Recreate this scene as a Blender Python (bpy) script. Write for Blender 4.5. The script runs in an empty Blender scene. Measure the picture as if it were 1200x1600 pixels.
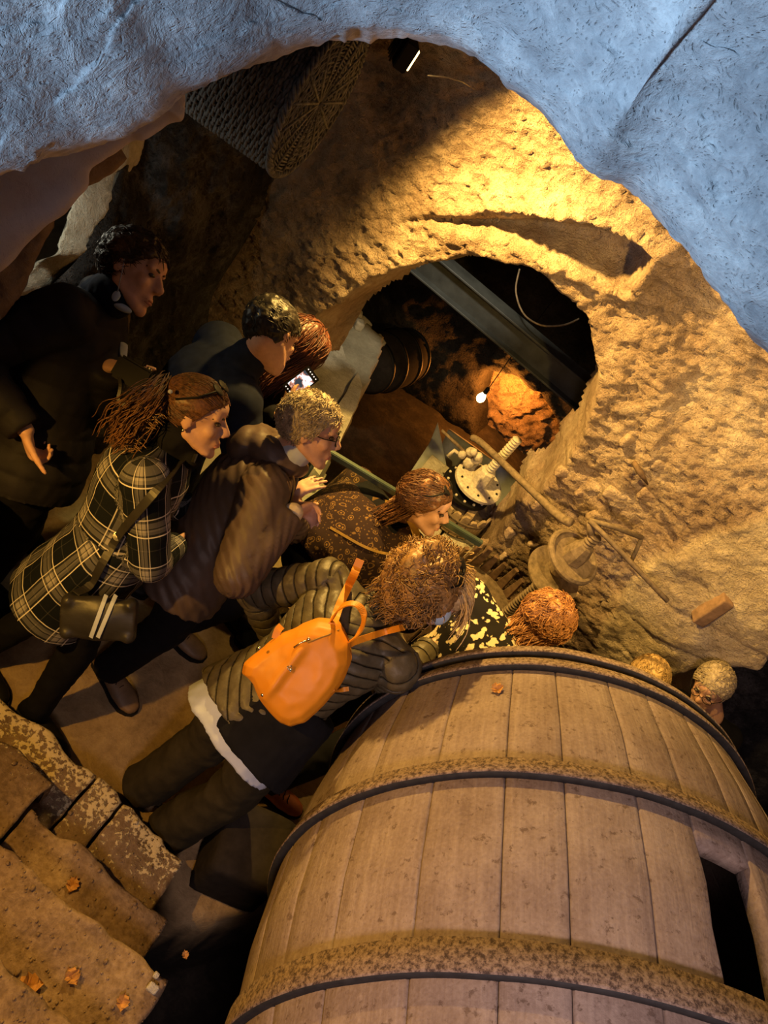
import bpy, bmesh, math, random
import numpy as np
from mathutils import Vector, Matrix, Euler, noise as mnoise
random.seed(5)
RNG = np.random.default_rng(7)
PI = math.pi
SC = bpy.context.scene
COL = SC.collection

# ------------------------------------------------------------------ camera
CAM_H = 3.1
_dn = np.array([-778., 978., 1200.]); _dn /= np.linalg.norm(_dn)
_h = np.array([0, 0, 1.]) - _dn[2]*_dn; _h /= np.linalg.norm(_h)
_up = -_dn
_r = np.cross(_h, _up)
BAS = np.array([_r, _h, _up])           # world = BAS @ (right, down, forward)
cam_d = bpy.data.cameras.new('camera'); cam = bpy.data.objects.new('camera', cam_d); COL.objects.link(cam)
R3 = Matrix([[BAS[i][0], -BAS[i][1], -BAS[i][2]] for i in range(3)])
cam.matrix_world = Matrix.Translation((0, 0, CAM_H)) @ R3.to_4x4()
cam_d.sensor_fit = 'VERTICAL'; cam_d.sensor_height = 36.0; cam_d.lens = 27.0   # 1200 px focal length on a 1600 px frame
cam_d.clip_start = 0.02
SC.camera = cam

def ray(u, v):
    return BAS @ np.array([(u-600)/1200., (v-800)/1200., 1.0])
def P(u, v, k):
    """the world point seen at (u, v) at distance k along the view axis"""
    d = ray(u, v)*k
    return Vector((d[0], d[1], d[2]+CAM_H))
def PY(u, v, Y): return P(u, v, Y/ray(u, v)[1])
def PZ(u, v, Z): return P(u, v, (Z-CAM_H)/ray(u, v)[2])
def PXx(u, v, X): return P(u, v, X/ray(u, v)[0])

# ------------------------------------------------------------------ world and lights
w = bpy.data.worlds.new('world'); SC.world = w; w.use_nodes = True
w.node_tree.nodes['Background'].inputs[0].default_value = (0.30, 0.45, 0.75, 1)
w.node_tree.nodes['Background'].inputs[1].default_value = 0.012

def lamp(name, kind, loc, power, color, size=0.1, target=None, angle=None, blend=0.5, size_y=None):
    l = bpy.data.lights.new(name, kind); l.energy = power; l.color = color
    if kind == 'AREA':
        l.size = size
        if size_y: l.shape = 'RECTANGLE'; l.size_y = size_y
    else:
        l.shadow_soft_size = size
    if kind == 'SPOT':
        l.spot_size = angle; l.spot_blend = blend
    o = bpy.data.objects.new(name, l); COL.objects.link(o); o.location = loc
    if target is not None:
        o.rotation_euler = (Vector(target)-Vector(loc)).to_track_quat('-Z', 'Y').to_euler()
    return o
AMBER = (1.0, 0.53, 0.10)
FLOOD = P(664, 104, 2.60)
# floodlight under the vault, daylight from the stair mouth behind the camera, cold work light in the pit
lamp('floodlight_beam', 'SPOT', FLOOD, 380, (1.0, 0.58, 0.13), 0.03, target=(1.5, 2.5, 0.5), angle=2.5, blend=0.9)
sd = lamp('stair_daylight', 'AREA', (-1.0, -0.85, 2.1), 11.5, (0.43, 0.67, 0.92), 0.4, target=(-0.25, 1.0, 2.9)); sd.data.spread = 1.15
lamp('stair_flood', 'SPOT', (-1.05, 0.35, 2.05), 105, (1.0, 0.50, 0.075), 0.02, target=(0.20, 1.10, 0.3), angle=1.75, blend=0.6)
lamp('vault_flood', 'SPOT', (0.62, 1.86, 2.42), 95, (1.0, 0.60, 0.15), 0.02, target=(0.95, 3.2, 0.9), angle=2.15, blend=0.7)
lamp('barrel_fill', 'AREA', (0.6, -1.0, 3.3), 9, (1.0, 0.72, 0.66), 0.5, target=(1.0, .7, 1.5)).data.spread = 1.1  # added pinkish fill kept to the barrel; no lamp is seen there
lamp('pit_lamp', 'SPOT', (-0.55, 3.3, 1.9), 55, (1.0, 0.86, 0.58), 0.05, target=(0.05, 3.75, 0.0), angle=1.6, blend=0.7)
lamp('side_room_lamp', 'POINT', P(52, 285, 2.42), 2.6, (1.0, 0.95, 0.74), 0.02)
BULB = P(752, 621, 6.1)
lamp('niche_lamp', 'POINT', (0.16, 5.74, -0.42), 60, (1.0, 0.30, 0.035), 0.03)
SC.view_settings.view_transform = 'Standard'; SC.view_settings.look = 'None'
SC.view_settings.exposure = 0.0; SC.view_settings.gamma = 1.0
SC.view_settings.use_curve_mapping = False

# ------------------------------------------------------------------ tagging and mesh helpers
def tag(o, label=None, cat=None, group=None, kind=None):
    if label: o['label'] = label
    if cat: o['category'] = cat
    if group: o['group'] = group
    if kind: o['kind'] = kind
    return o
def empty(name, loc=(0, 0, 0), label=None, cat=None, group=None):
    o = bpy.data.objects.new(name, None); COL.objects.link(o); o.location = loc
    o.empty_display_size = 0.1
    return tag(o, label, cat, group)
def link_mesh(name, me, mat=None, parent=None, smooth=True):
    if mat is not None and not me.materials: me.materials.append(mat)
    if smooth:
        me.polygons.foreach_set('use_smooth', [True]*len(me.polygons))
    o = bpy.data.objects.new(name, me); COL.objects.link(o)
    if parent is not None:
        o.parent = parent
        o.matrix_parent_inverse = Matrix.Translation(-Vector(parent.location)) if parent.type == 'EMPTY' else Matrix.Identity(4)
    return o
def mesh_from(name, V, F, mat=None, parent=None, smooth=True):
    me = bpy.data.meshes.new(name); me.from_pydata([tuple(v) for v in V], [], [tuple(f) for f in F]); me.update()
    return link_mesh(name, me, mat, parent, smooth)
def bm_out(bm, name, mat=None, parent=None, smooth=True, normals=True):
    if normals: bmesh.ops.recalc_face_normals(bm, faces=bm.faces)
    me = bpy.data.meshes.new(name); bm.to_mesh(me); bm.free()
    return link_mesh(name, me, mat, parent, smooth)
def grid_faces(n, m, wrap=False):
    i, j = np.meshgrid(np.arange(n-1), np.arange(m if wrap else m-1), indexing='ij')
    a = i*m+j; b = i*m+(j+1) % m; c = (i+1)*m+(j+1) % m; d = (i+1)*m+j
    return np.stack([a, b, c, d], -1).reshape(-1, 4)

# vectorised value noise
_perm = RNG.permutation(512); _perm = np.concatenate([_perm, _perm, _perm]); _val = RNG.random(512)*2-1
def vnoise(p, freq=1.0):
    q = np.asarray(p, float)*freq; i = np.floor(q).astype(int); f = q-i; f = f*f*(3-2*f); i = i % 256
    def hsh(x, y, z): return _val[_perm[(_perm[(_perm[x % 256]+y) % 512]+z) % 512]]
    r = 0
    for dx in (0, 1):
        for dy in (0, 1):
            for dz in (0, 1):
                wgt = (f[..., 0] if dx else 1-f[..., 0])*(f[..., 1] if dy else 1-f[..., 1])*(f[..., 2] if dz else 1-f[..., 2])
                r = r+wgt*hsh((i[..., 0]+dx) % 256, (i[..., 1]+dy) % 256, (i[..., 2]+dz) % 256)
    return r
def fbm(p, freq, octv=4, gain=0.5):
    r = 0; a = 1.0
    for o in range(octv):
        r = r+a*vnoise(np.asarray(p)+o*17.3, freq*2**o); a *= gain
    return r
def smooth01(x, a, b):
    t = np.clip((x-a)/(b-a), 0, 1); return t*t*(3-2*t)
def sdf_poly(px, py, poly):
    """signed distance to a closed polygon, positive outside"""
    poly = np.asarray(poly, float); n = len(poly)
    d = np.full(px.shape, 1e9); inside = np.zeros(px.shape, bool)
    for i in range(n):
        a = poly[i]; b = poly[(i+1) % n]; e = b-a
        wx = px-a[0]; wy = py-a[1]
        t = np.clip((wx*e[0]+wy*e[1])/(e@e+1e-12), 0, 1)
        d = np.minimum(d, np.hypot(wx-e[0]*t, wy-e[1]*t))
        c = ((a[1] > py) != (b[1] > py)) & (px < (b[0]-a[0])*(py-a[1])/((b[1]-a[1]) if b[1] != a[1] else 1e-9)+a[0])
        inside ^= c
    return np.where(inside, -d, d)
def crom(pts, n):
    """Catmull-Rom resampling, n points per span"""
    pts = [np.array(p, float) for p in pts]; out = []
    for i in range(len(pts)-1):
        p0 = pts[max(i-1, 0)]; p1 = pts[i]; p2 = pts[i+1]; p3 = pts[min(i+2, len(pts)-1)]
        for j in range(n):
            t = j/n
            out.append(0.5*((2*p1)+(-p0+p2)*t+(2*p0-5*p1+4*p2-p3)*t*t+(-p0+3*p1-3*p2+p3)*t**3))
    out.append(pts[-1]); return np.array(out)

# ------------------------------------------------------------------ procedural materials
class NT:
    def __init__(s, name, rough=0.9, spec=0.2):
        s.m = bpy.data.materials.new(name); s.m.use_nodes = True; s.t = s.m.node_tree
        s.b = s.t.nodes['Principled BSDF']; s.b.inputs['Roughness'].default_value = rough
        s.b.inputs['Specular IOR Level'].default_value = spec
    def n(s, typ, **kw):
        x = s.t.nodes.new(typ)
        for k, v in kw.items():
            if k.startswith('i_'):
                key = k[2:]; key = int(key) if key.isdigit() else key.replace('_', ' ')
                if hasattr(v, 'links') or isinstance(v, bpy.types.NodeSocket): s.t.links.new(v, x.inputs[key])
                else: x.inputs[key].default_value = v
            else: setattr(x, k, v)
        return x
    def l(s, a, b): s.t.links.new(a, b)
    def coords(s, kind='Object', scale=(1, 1, 1)):
        tc = s.n('ShaderNodeTexCoord'); mp = s.n('ShaderNodeMapping'); mp.inputs['Scale'].default_value = scale
        s.l(tc.outputs[kind], mp.inputs[0]); return mp.outputs[0]
    def noise(s, vec, scale, detail=6, rough=0.6, dist=0.0):
        x = s.n('ShaderNodeTexNoise'); s.l(vec, x.inputs['Vector']); x.inputs['Scale'].default_value = scale
        x.inputs['Detail'].default_value = detail; x.inputs['Roughness'].default_value = rough; x.inputs['Distortion'].default_value = dist
        return x.outputs['Fac']
    def ramp(s, fac, stops):
        x = s.n('ShaderNodeValToRGB'); s.l(fac, x.inputs[0]); e = x.color_ramp.elements
        while len(e) < len(stops): e.new(0.5)
        for el, (p, c) in zip(e, stops): el.position = p; el.color = (c[0], c[1], c[2], 1) if not isinstance(c, (int, float)) else (c, c, c, 1)
        return x.outputs[0]
    def mix(s, fac, a, b, mode='MIX'):
        x = s.n('ShaderNodeMix', data_type='RGBA', blend_type=mode)
        for v, idx in ((fac, 0), (a, 6), (b, 7)):
            if isinstance(v, bpy.types.NodeSocket): s.l(v, x.inputs[idx])
            else: x.inputs[idx].default_value = v if isinstance(v, (int, float)) and idx == 0 else (v[0], v[1], v[2], 1)
        return x.outputs[2]
    def math(s, op, a, b=None, c=None):
        x = s.n('ShaderNodeMath', operation=op)
        for i, v in enumerate((a, b, c)):
            if v is None: continue
            if isinstance(v, bpy.types.NodeSocket): s.l(v, x.inputs[i])
            else: x.inputs[i].default_value = v
        return x.outputs[0]
    def bump(s, hts, dist=0.01, strength=1.0):
        prev = None
        for hgt, d, st in hts:
            b = s.n('ShaderNodeBump'); b.inputs['Distance'].default_value = d; b.inputs['Strength'].default_value = st
            s.l(hgt, b.inputs['Height'])
            if prev is not None: s.l(prev, b.inputs['Normal'])
            prev = b.outputs[0]
        s.l(prev, s.b.inputs['Normal'])
    def col(s, c):
        if isinstance(c, bpy.types.NodeSocket): s.l(c, s.b.inputs['Base Color'])
        else: s.b.inputs['Base Color'].default_value = (c[0], c[1], c[2], 1)

def rock_mat(name, dark, mid, light, scale=3.0, bump=0.02, pits=0.0, rough=0.95, pit_scale=28, streak=None):
    t = NT(name, rough, 0.12); v = t.coords('Object')
    n1 = t.noise(v, scale, 8, 0.62); n2 = t.noise(v, scale*6, 6, 0.65, 0.6); n3 = t.noise(v, scale*28, 4, 0.7)
    mixn = t.math('ADD', t.math('MULTIPLY', n1, 0.55), t.math('ADD', t.math('MULTIPLY', n2, 0.3), t.math('MULTIPLY', n3, 0.15)))
    c = t.ramp(mixn, [(0.36, dark), (0.5, mid), (0.64, light)])
    hts = [(n2, bump, 0.9), (n3, bump*0.28, 0.9)]
    if pits > 0:
        vo = t.n('ShaderNodeTexVoronoi', feature='F1'); vo.inputs['Scale'].default_value = pit_scale
        t.l(t.n('ShaderNodeVectorMath', operation='ADD', i_0=v, i_1=t.n('ShaderNodeTexNoise', i_Vector=v, i_Scale=9.0).outputs['Color']).outputs[0], vo.inputs['Vector'])
        pt = t.ramp(vo.outputs['Distance'], [(0.08, 0.0), (0.30, 1.0)])
        hts.append((pt, bump*0.5*pits, 0.8))
        c = t.mix(t.math('MULTIPLY', t.math('SUBTRACT', 1.0, pt), 0.45*pits), c, tuple(x*0.35 for x in dark))
    t.col(c); t.bump(hts); return t.m

def zone_mat(name, pals, scale, bump, pits, pit_scale, attr='zone'):
    """one rock material with three palettes blended by the red and green of a colour attribute"""
    t = NT(name, 0.95, 0.12); v = t.coords('Object')
    n1 = t.noise(v, scale, 8, 0.62); n2 = t.noise(v, scale*6, 6, 0.65, 0.6); n3 = t.noise(v, scale*28, 4, 0.7)
    mixn = t.math('ADD', t.math('MULTIPLY', n1, 0.55), t.math('ADD', t.math('MULTIPLY', n2, 0.3), t.math('MULTIPLY', n3, 0.15)))
    cs = [t.ramp(mixn, [(0.36, p_[0]), (0.5, p_[1]), (0.64, p_[2])]) for p_ in pals]
    at = t.n('ShaderNodeAttribute', attribute_name=attr); sp = t.n('ShaderNodeSeparateColor', i_0=at.outputs['Color'])
    c = t.mix(sp.outputs[0], cs[0], cs[1]); c = t.mix(sp.outputs[1], c, cs[2])
    vo = t.n('ShaderNodeTexVoronoi', feature='F1'); vo.inputs['Scale'].default_value = pit_scale
    t.l(t.n('ShaderNodeVectorMath', operation='ADD', i_0=v, i_1=t.n('ShaderNodeTexNoise', i_Vector=v, i_Scale=9.0).outputs['Color']).outputs[0], vo.inputs['Vector'])
    pt = t.ramp(vo.outputs['Distance'], [(0.08, 0.0), (0.30, 1.0)])
    c = t.mix(t.math('MULTIPLY', t.math('MULTIPLY', t.math('SUBTRACT', 1.0, pt), 0.45*pits), t.math('SUBTRACT', 1.0, sp.outputs[0])), c, tuple(x*0.35 for x in pals[0][0]))
    t.col(c); t.bump([(n2, bump, 0.9), (n3, bump*0.28, 0.9), (pt, bump*0.5*pits, 0.8)]); return t.m
def set_zone(o, red, green):
    me = o.data; n_ = len(me.vertices); ca = me.color_attributes.new('zone', 'FLOAT_COLOR', 'POINT')
    a = np.zeros((n_, 4), np.float32); a[:, 0] = red; a[:, 1] = green; a[:, 3] = 1; ca.data.foreach_set('color', a.reshape(-1))
def verts_of(o):
    n_ = len(o.data.vertices); c = np.zeros(3*n_); o.data.vertices.foreach_get('co', c); return c.reshape(-1, 3)
M = {}
M['wall_rock'] = rock_mat('wall_rock', (0.17, 0.115, 0.085), (0.38, 0.28, 0.21), (0.58, 0.47, 0.37), 2.4, 0.03, 0.5)
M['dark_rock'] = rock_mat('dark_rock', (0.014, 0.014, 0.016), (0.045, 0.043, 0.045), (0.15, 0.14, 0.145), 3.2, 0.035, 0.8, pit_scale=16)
M['vault_rock'] = rock_mat('vault_rock', (0.17, 0.17, 0.19), (0.39, 0.39, 0.42), (0.74, 0.74, 0.76), 2.6, 0.012, 0.35, pit_scale=30)
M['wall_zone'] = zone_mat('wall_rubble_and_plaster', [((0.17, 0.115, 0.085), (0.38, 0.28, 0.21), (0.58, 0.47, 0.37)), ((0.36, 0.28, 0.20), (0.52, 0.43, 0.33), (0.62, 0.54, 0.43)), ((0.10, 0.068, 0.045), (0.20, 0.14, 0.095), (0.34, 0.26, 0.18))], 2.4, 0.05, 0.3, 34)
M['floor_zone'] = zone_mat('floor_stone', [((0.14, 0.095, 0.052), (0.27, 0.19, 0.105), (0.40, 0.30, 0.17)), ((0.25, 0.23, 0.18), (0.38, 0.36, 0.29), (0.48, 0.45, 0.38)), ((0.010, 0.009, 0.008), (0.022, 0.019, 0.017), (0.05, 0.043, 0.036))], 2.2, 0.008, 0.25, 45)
M['plaster'] = rock_mat('plaster', (0.34, 0.31, 0.33), (0.43, 0.39, 0.41), (0.50, 0.46, 0.47), 2.0, 0.006, 0.2, pit_scale=40)
M['pale_rock'] = rock_mat('pale_rock', (0.34, 0.31, 0.24), (0.55, 0.52, 0.44), (0.72, 0.69, 0.60), 5.0, 0.012, 0.4, pit_scale=50)
M['floor_rock'] = rock_mat('floor_rock', (0.13, 0.09, 0.065), (0.24, 0.17, 0.12), (0.36, 0.27, 0.20), 2.2, 0.008, 0.25, pit_scale=45)
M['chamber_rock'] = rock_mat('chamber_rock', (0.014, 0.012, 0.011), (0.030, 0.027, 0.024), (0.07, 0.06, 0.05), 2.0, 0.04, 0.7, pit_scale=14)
M['tool_rock'] = rock_mat('tool_rock', (0.12, 0.09, 0.065), (0.27, 0.21, 0.15), (0.38, 0.30, 0.22), 5.0, 0.05, 1.0, pit_scale=9)
M['stair_stone'] = rock_mat('stair_stone', (0.14, 0.095, 0.065), (0.25, 0.175, 0.125), (0.46, 0.36, 0.26), 4.0, 0.014, 0.4, pit_scale=40)
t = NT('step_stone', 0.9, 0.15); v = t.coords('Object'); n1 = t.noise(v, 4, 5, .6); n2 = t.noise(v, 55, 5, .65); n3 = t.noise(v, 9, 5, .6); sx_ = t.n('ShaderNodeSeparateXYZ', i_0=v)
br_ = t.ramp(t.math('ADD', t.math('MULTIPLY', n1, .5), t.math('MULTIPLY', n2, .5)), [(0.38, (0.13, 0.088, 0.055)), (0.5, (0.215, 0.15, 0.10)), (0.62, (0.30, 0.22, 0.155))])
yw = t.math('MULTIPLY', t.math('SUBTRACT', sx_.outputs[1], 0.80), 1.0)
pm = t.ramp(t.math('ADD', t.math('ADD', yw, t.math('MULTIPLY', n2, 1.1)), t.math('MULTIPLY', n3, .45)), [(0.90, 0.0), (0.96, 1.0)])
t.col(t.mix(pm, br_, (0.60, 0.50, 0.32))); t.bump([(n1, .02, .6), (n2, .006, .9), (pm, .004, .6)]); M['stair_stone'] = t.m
def simple_mat(name, c, rough=0.7, spec=0.3, metal=0.0, var=0.25, scale=20, bump=0.001):
    t = NT(name, rough, spec); v = t.coords('Object'); n = t.noise(v, scale, 5, 0.6)
    t.col(t.ramp(n, [(0.3, tuple(x*(1-var) for x in c)), (0.7, tuple(min(1, x*(1+var)) for x in c))]))
    t.b.inputs['Metallic'].default_value = metal
    if bump: t.bump([(n, bump, 0.7)])
    return t.m
def emit_mat(name, c, s):
    t = NT(name); t.b.inputs['Emission Color'].default_value = (*c, 1); t.b.inputs['Emission Strength'].default_value = s; t.col(c); return t.m

# barrel staves: dusty pinkish oak with long grain and specks
t = NT('barrel_wood', 0.85, 0.2); v = t.coords('Object'); vg = t.coords('UV', (4.0, 60.0, 1))
g = t.noise(vg, 1.0, 5, 0.65); d1 = t.noise(v, 5, 6, 0.6); d2 = t.noise(v, 110, 3, 0.6); d3 = t.noise(v, 38, 5, 0.7)
mx = t.math('ADD', t.math('MULTIPLY', g, 0.3), t.math('ADD', t.math('MULTIPLY', d1, 0.45), t.math('MULTIPLY', d2, 0.25)))
c = t.ramp(mx, [(0.38, (0.150, 0.110, 0.097)), (0.5, (0.215, 0.166, 0.148)), (0.62, (0.29, 0.235, 0.212))])
c = t.mix(t.ramp(d3, [(0.35, 0.8), (0.42, 0.0)]), c, (0.10, 0.068, 0.055))
t.col(c); t.bump([(g, 0.003, 0.8), (d2, 0.002, 0.6), (d3, 0.0025, 0.7)]); M['barrel_wood'] = t.m
# hoops: rust and dust speckle
t = NT('hoop_iron', 0.9, 0.2); v = t.coords('Object'); d1 = t.noise(v, 90, 5, 0.75); d2 = t.noise(v, 9, 4, 0.6)
c = t.ramp(d1, [(0.40, (0.055, 0.038, 0.034)), (0.5, (0.17, 0.122, 0.10)), (0.62, (0.27, 0.205, 0.17))])
t.col(c); t.bump([(d1, 0.004, 0.9), (d2, 0.004, 0.5)]); M['hoop_iron'] = t.m
M['hoop_edge'] = simple_mat('hoop_edge', (0.03, 0.03, 0.034), 0.7, 0.3, 0.3, 0.3, 40)  # near edge of the hoops, their shadow line put into its dark colour
M['black'] = simple_mat('black_metal', (0.006, 0.006, 0.007), 0.6, 0.2, 0.0)
M['iron'] = simple_mat('old_iron', (0.19, 0.145, 0.10), 0.75, 0.3, 0.2, 0.4, 40, 0.003)
M['pale_iron'] = simple_mat('whitewashed_iron', (0.60, 0.55, 0.44), 0.8, 0.2, 0.0, 0.3, 60, 0.003)
M['steel_beam'] = simple_mat('painted_steel', (0.055, 0.062, 0.068), 0.6, 0.4, 0.3, 0.3, 12, 0.001)
M['old_wood'] = simple_mat('old_wood', (0.16, 0.105, 0.07), 0.85, 0.2, 0, 0.45, 25, 0.003)
M['pale_wood'] = simple_mat('pale_wood', (0.38, 0.29, 0.18), 0.85, 0.2, 0, 0.35, 25, 0.003)
M['dark_wood'] = simple_mat('dark_wood', (0.022, 0.018, 0.016), 0.9, 0.1, 0, 0.3, 20, 0.002)
M['wicker'] = simple_mat('wicker', (0.115, 0.12, 0.135), 0.8, 0.25, 0, 0.6, 45, 0.002)
M['sheet'] = simple_mat('grey_sheet', (0.34, 0.38, 0.38), 0.7, 0.3, 0, 0.2, 12, 0.003)
M['leaf'] = simple_mat('dry_leaf', (0.42, 0.22, 0.07), 0.8, 0.2, 0, 0.4, 50, 0.001)

# ------------------------------------------------------------------ setting: back wall with the arch
def wall_xz(pts, Y=3.2):
    o = []
    for u_, v_ in pts:
        p = PY(u_, v_, Y); o.append((p.x, p.z))
    return o
arch_up = crom(wall_xz([(470, 585), (497, 527), (540, 487), (600, 447), (680, 425), (760, 423), (840, 450), (892, 494), (918, 550), (919, 605), (900, 662), (866, 716), (832, 757), (800, 778)]), 5)
arch_low = wall_xz([(760, 845), (700, 905), (630, 935), (600, 1000)])
arch_poly = [tuple(p) for p in arch_up]+arch_low+[(0.15, -1.8), (-1.25, -1.8), (-1.2, 0.1)]
door_poly = wall_xz([(1230, 960), (1200, 986), (1150, 988), (1100, 1000), (1060, 1012), (1040, 1032), (1042, 1060), (1075, 1130), (1110, 1250)])+[(1.6, -1.8), (3.2, -1.8), (3.4, 0.2), (3.0, 0.9)]
crease = wall_xz([(615, 343), (680, 330), (760, 330), (850, 332), (930, 345), (1000, 362), (1030, 385), (1018, 415), (985, 452), (940, 450), (890, 420), (830, 395), (760, 372), (690, 358)])
plast = wall_xz([(1300, 700), (1200, 762), (1120, 795), (1040, 830), (990, 880), (960, 940), (930, 1000), (900, 1060)])+[(1.2, -1.8), (4, -1.8), (4, 2)]
xs = np.arange(-1.75, 3.0, 0.014); zs = np.arange(-1.15, 2.9, 0.014)
X, Z = np.meshgrid(xs, zs, indexing='ij'); Pw = np.stack([X, np.zeros_like(X), Z], -1)
wob = 0.02*fbm(Pw, 7, 3)
dA = sdf_poly(X, Z, arch_poly)+wob*1.0; dD = sdf_poly(X, Z, door_poly)+wob*0.9
dC = sdf_poly(X, Z, crease)+0.3*wob; dP = sdf_poly(X, Z, plast)+wob
Y = 3.2+0*X
Y += 0.06*fbm(Pw, 1.6, 3)+0.011*fbm(Pw+5, 6, 5, 0.74)
rg = 1-smooth01(-dP, -0.02, 0.06)                                  # rubble roughness fades on the plastered part
ridged = 1-np.abs(fbm(Pw*np.array([1, 1, 1.8]), 7.5, 4, 0.6))*1.4
Y -= 0.015*rg*np.clip(ridged, 0, 1)
crk = np.abs(fbm(Pw*np.array([1.0, 1, 1.7])+3, 5, 4, 0.55))
Y += 0.022*rg*np.clip(1-crk/0.04, 0, 1)+0.006*rg*fbm(Pw*np.array([1, 1, 2.2])+11, 30, 3, 0.7)
Y -= 0.03*smooth01(-dP, -0.015, 0.03)
for gz in (0.95, 0.72, 0.5):                                        # faint courses in the plaster
    Y += 0.012*smooth01(-dP, 0.02, 0.08)*np.exp(-((Z-gz-0.25*(X-1.2)+0.03*fbm(Pw, 3, 2))/0.012)**2)
Y -= 0.95*smooth01(Z, 1.75, 3.2)**1.3                               # the vault leans over
Y -= 0.05*(1-smooth01(dA, 0.0, 0.42))*smooth01(Z, 0.5, 1.2)      # thick ring round the arch
Y -= 0.03*np.exp(-((dA-0.33)/0.07)**2)*smooth01(X, -0.1, 0.5)*smooth01(Z, 0.6, 1.2)
Y -= 0.26*smooth01(X, 0.45, 1.7)*smooth01(Z, -0.4, 0.8)
Y += 0.17*(1-smooth01(dC, -0.09, 0.0))                              # hollow under the ledge
Y -= 0.10*np.exp(-(np.clip(dC, 0, 9)/0.10)**2)*(dC > 0)*smooth01(Z, 1.72, 1.95)
Y += 0.7*smooth01(-1.50+0.13*(Z-0.45)-X, -0.02, 0.12)               # falls away behind the side wall
Y += 0.42*smooth01(-dA, -0.06, 0.04)**0.8                           # reveal of the arch
Y += 0.5*smooth01(-dD, -0.05, 0.04)
F = grid_faces(*X.shape)
V = np.stack([X, Y, Z], -1).reshape(-1, 3)
cut = (np.minimum(dA, dD) < -0.045).reshape(-1)
F = F[~cut[F].any(1)]
used = np.zeros(len(V), bool); used[F] = True; remap = np.cumsum(used)-1
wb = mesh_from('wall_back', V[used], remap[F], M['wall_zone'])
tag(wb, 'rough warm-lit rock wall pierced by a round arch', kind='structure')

cw = verts_of(wb); nzw = 0.02*fbm(cw, 7, 3)
lowp = wall_xz([(812, 770), (835, 800), (880, 860), (915, 915), (900, 1010), (600, 1020), (760, 845)])  # wall foot between the presses, its shadow put into darker browns
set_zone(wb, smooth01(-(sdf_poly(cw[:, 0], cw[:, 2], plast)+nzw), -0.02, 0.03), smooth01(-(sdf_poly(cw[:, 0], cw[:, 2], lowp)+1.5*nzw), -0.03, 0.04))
# left wall: dark rock plane from the corner toward the camera
def wall_strip(name, A, B, z0, z1, mat, amp=0.05, step=0.02, flip=1, edge_fn=None, freq=4):
    A = np.array(A, float); B = np.array(B, float); L = np.linalg.norm(B-A); D = (B-A)/L; Nn = np.array([D[1], -D[0], 0])*flip
    ts = np.arange(0, L+step, step); zz = np.arange(z0, z1+step, step)
    T, Zz = np.meshgrid(ts, zz, indexing='ij')
    Q = A[None, None]+T[..., None]*D; Q[..., 2] = Zz
    Q = Q+Nn*(amp*fbm(Q, freq, 5, 0.55)+amp*1.2*fbm(Q+9, freq*0.35, 2))[..., None]
    FF = grid_faces(*T.shape)
    if edge_fn is not None:
        bad = edge_fn(T, Zz).reshape(-1); FF = FF[~bad[FF].any(1)]
    VV = Q.reshape(-1, 3); us = np.zeros(len(VV), bool); us[FF] = True; rm = np.cumsum(us)-1
    o = mesh_from(name, VV[us], rm[FF], mat); tag(o, kind='structure'); return o
# front edge of the left wall, taken where the pale jamb meets it
JX, JY = -1.62, 2.30
jamb_px = [(215, 195, 2.85), (200, 232, 2.84), (188, 262, 2.84), (178, 290, 2.83), (158, 340, 2.80), (140, 375, 2.78), (128, 395, 2.76), (85, 430, 2.72), (40, 475, 2.66), (-5, 520, 2.6), (-40, 560, 2.55)]
jl_px = [(180, 205), (170, 247), (158, 258), (143, 268), (128, 315), (108, 365), (97, 400), (60, 418), (25, 475), (-5, 492), (-60, 520)]
VL = []
n = 14; e1 = crom([P(*q) for q in jamb_px], n); e0 = crom([P(u_-10, v_-4, q[2]-0.10) for (u_, v_), q in zip(jl_px, jamb_px)], n)
rows = []
for k_ in range(9):
    f_ = k_/8.0; rows.append(e1*(1-f_)+e0*f_)
# turn the edges: a slab with thickness behind it
back = e0+(e0-np.array([0, 0, CAM_H]))*0.12; rows = [e1+np.array([-0.05, 0.25, -0.02])]+rows+[back]
A_ = np.array(rows); A_[1:-1] += (0.02*fbm(A_[1:-1], 14, 4))[..., None]*np.array([-0.5, -0.8, 0.3])
jb = mesh_from('wall_jamb', A_.reshape(-1, 3), grid_faces(A_.shape[0], A_.shape[1]), M['pale_rock'])  # lit edge of the side wall; pale stone carries part of that light
tag(jb, kind='structure')
# dark wall runs from the jamb edge to the corner, following the slanted edge
rows = []
cor = crom([P(600, 10, 2.98), P(570, 60, 3.05), P(505, 170, 3.3), P(440, 280, 3.55), P(385, 375, 3.75), P(330, 470, 4.0), P(325, 560, 4.4), P(320, 640, 4.6)], 20)
ej = crom([P(225, 150, 2.87), P(215, 190, 2.86), P(198, 236, 2.85), P(178, 290, 2.83), P(128, 395, 2.76), P(60, 480, 2.68), P(60, 600, 2.95), P(90, 680, 3.3), P(120, 760, 3.8)], 20)
idx = np.linspace(0, len(cor)-1, 140)
cor = np.stack([np.interp(idx, range(len(cor)), cor[:, i]) for i in range(3)], 1)
idx = np.linspace(0, len(ej)-1, 140); ej = np.stack([np.interp(idx, range(len(ej)), ej[:, i]) for i in range(3)], 1)
S_ = np.linspace(0, 1, 110)[:, None, None]
A_ = ej[None]*(1-S_)+cor[None]*S_
bul = (np.sin(S_*PI)[..., 0])
A_ = A_+np.array([0.8, -0.6, 0.1])*((0.045*fbm(A_, 5, 5, 0.6)+0.05*fbm(A_+4, 1.7, 2))*np.minimum(1, bul*4))[..., None]
lw = mesh_from('wall_left', A_.reshape(-1, 3), grid_faces(110, 140), M['dark_rock']); tag(lw, 'charcoal-grey rough rock side wall', kind='structure')

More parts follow.
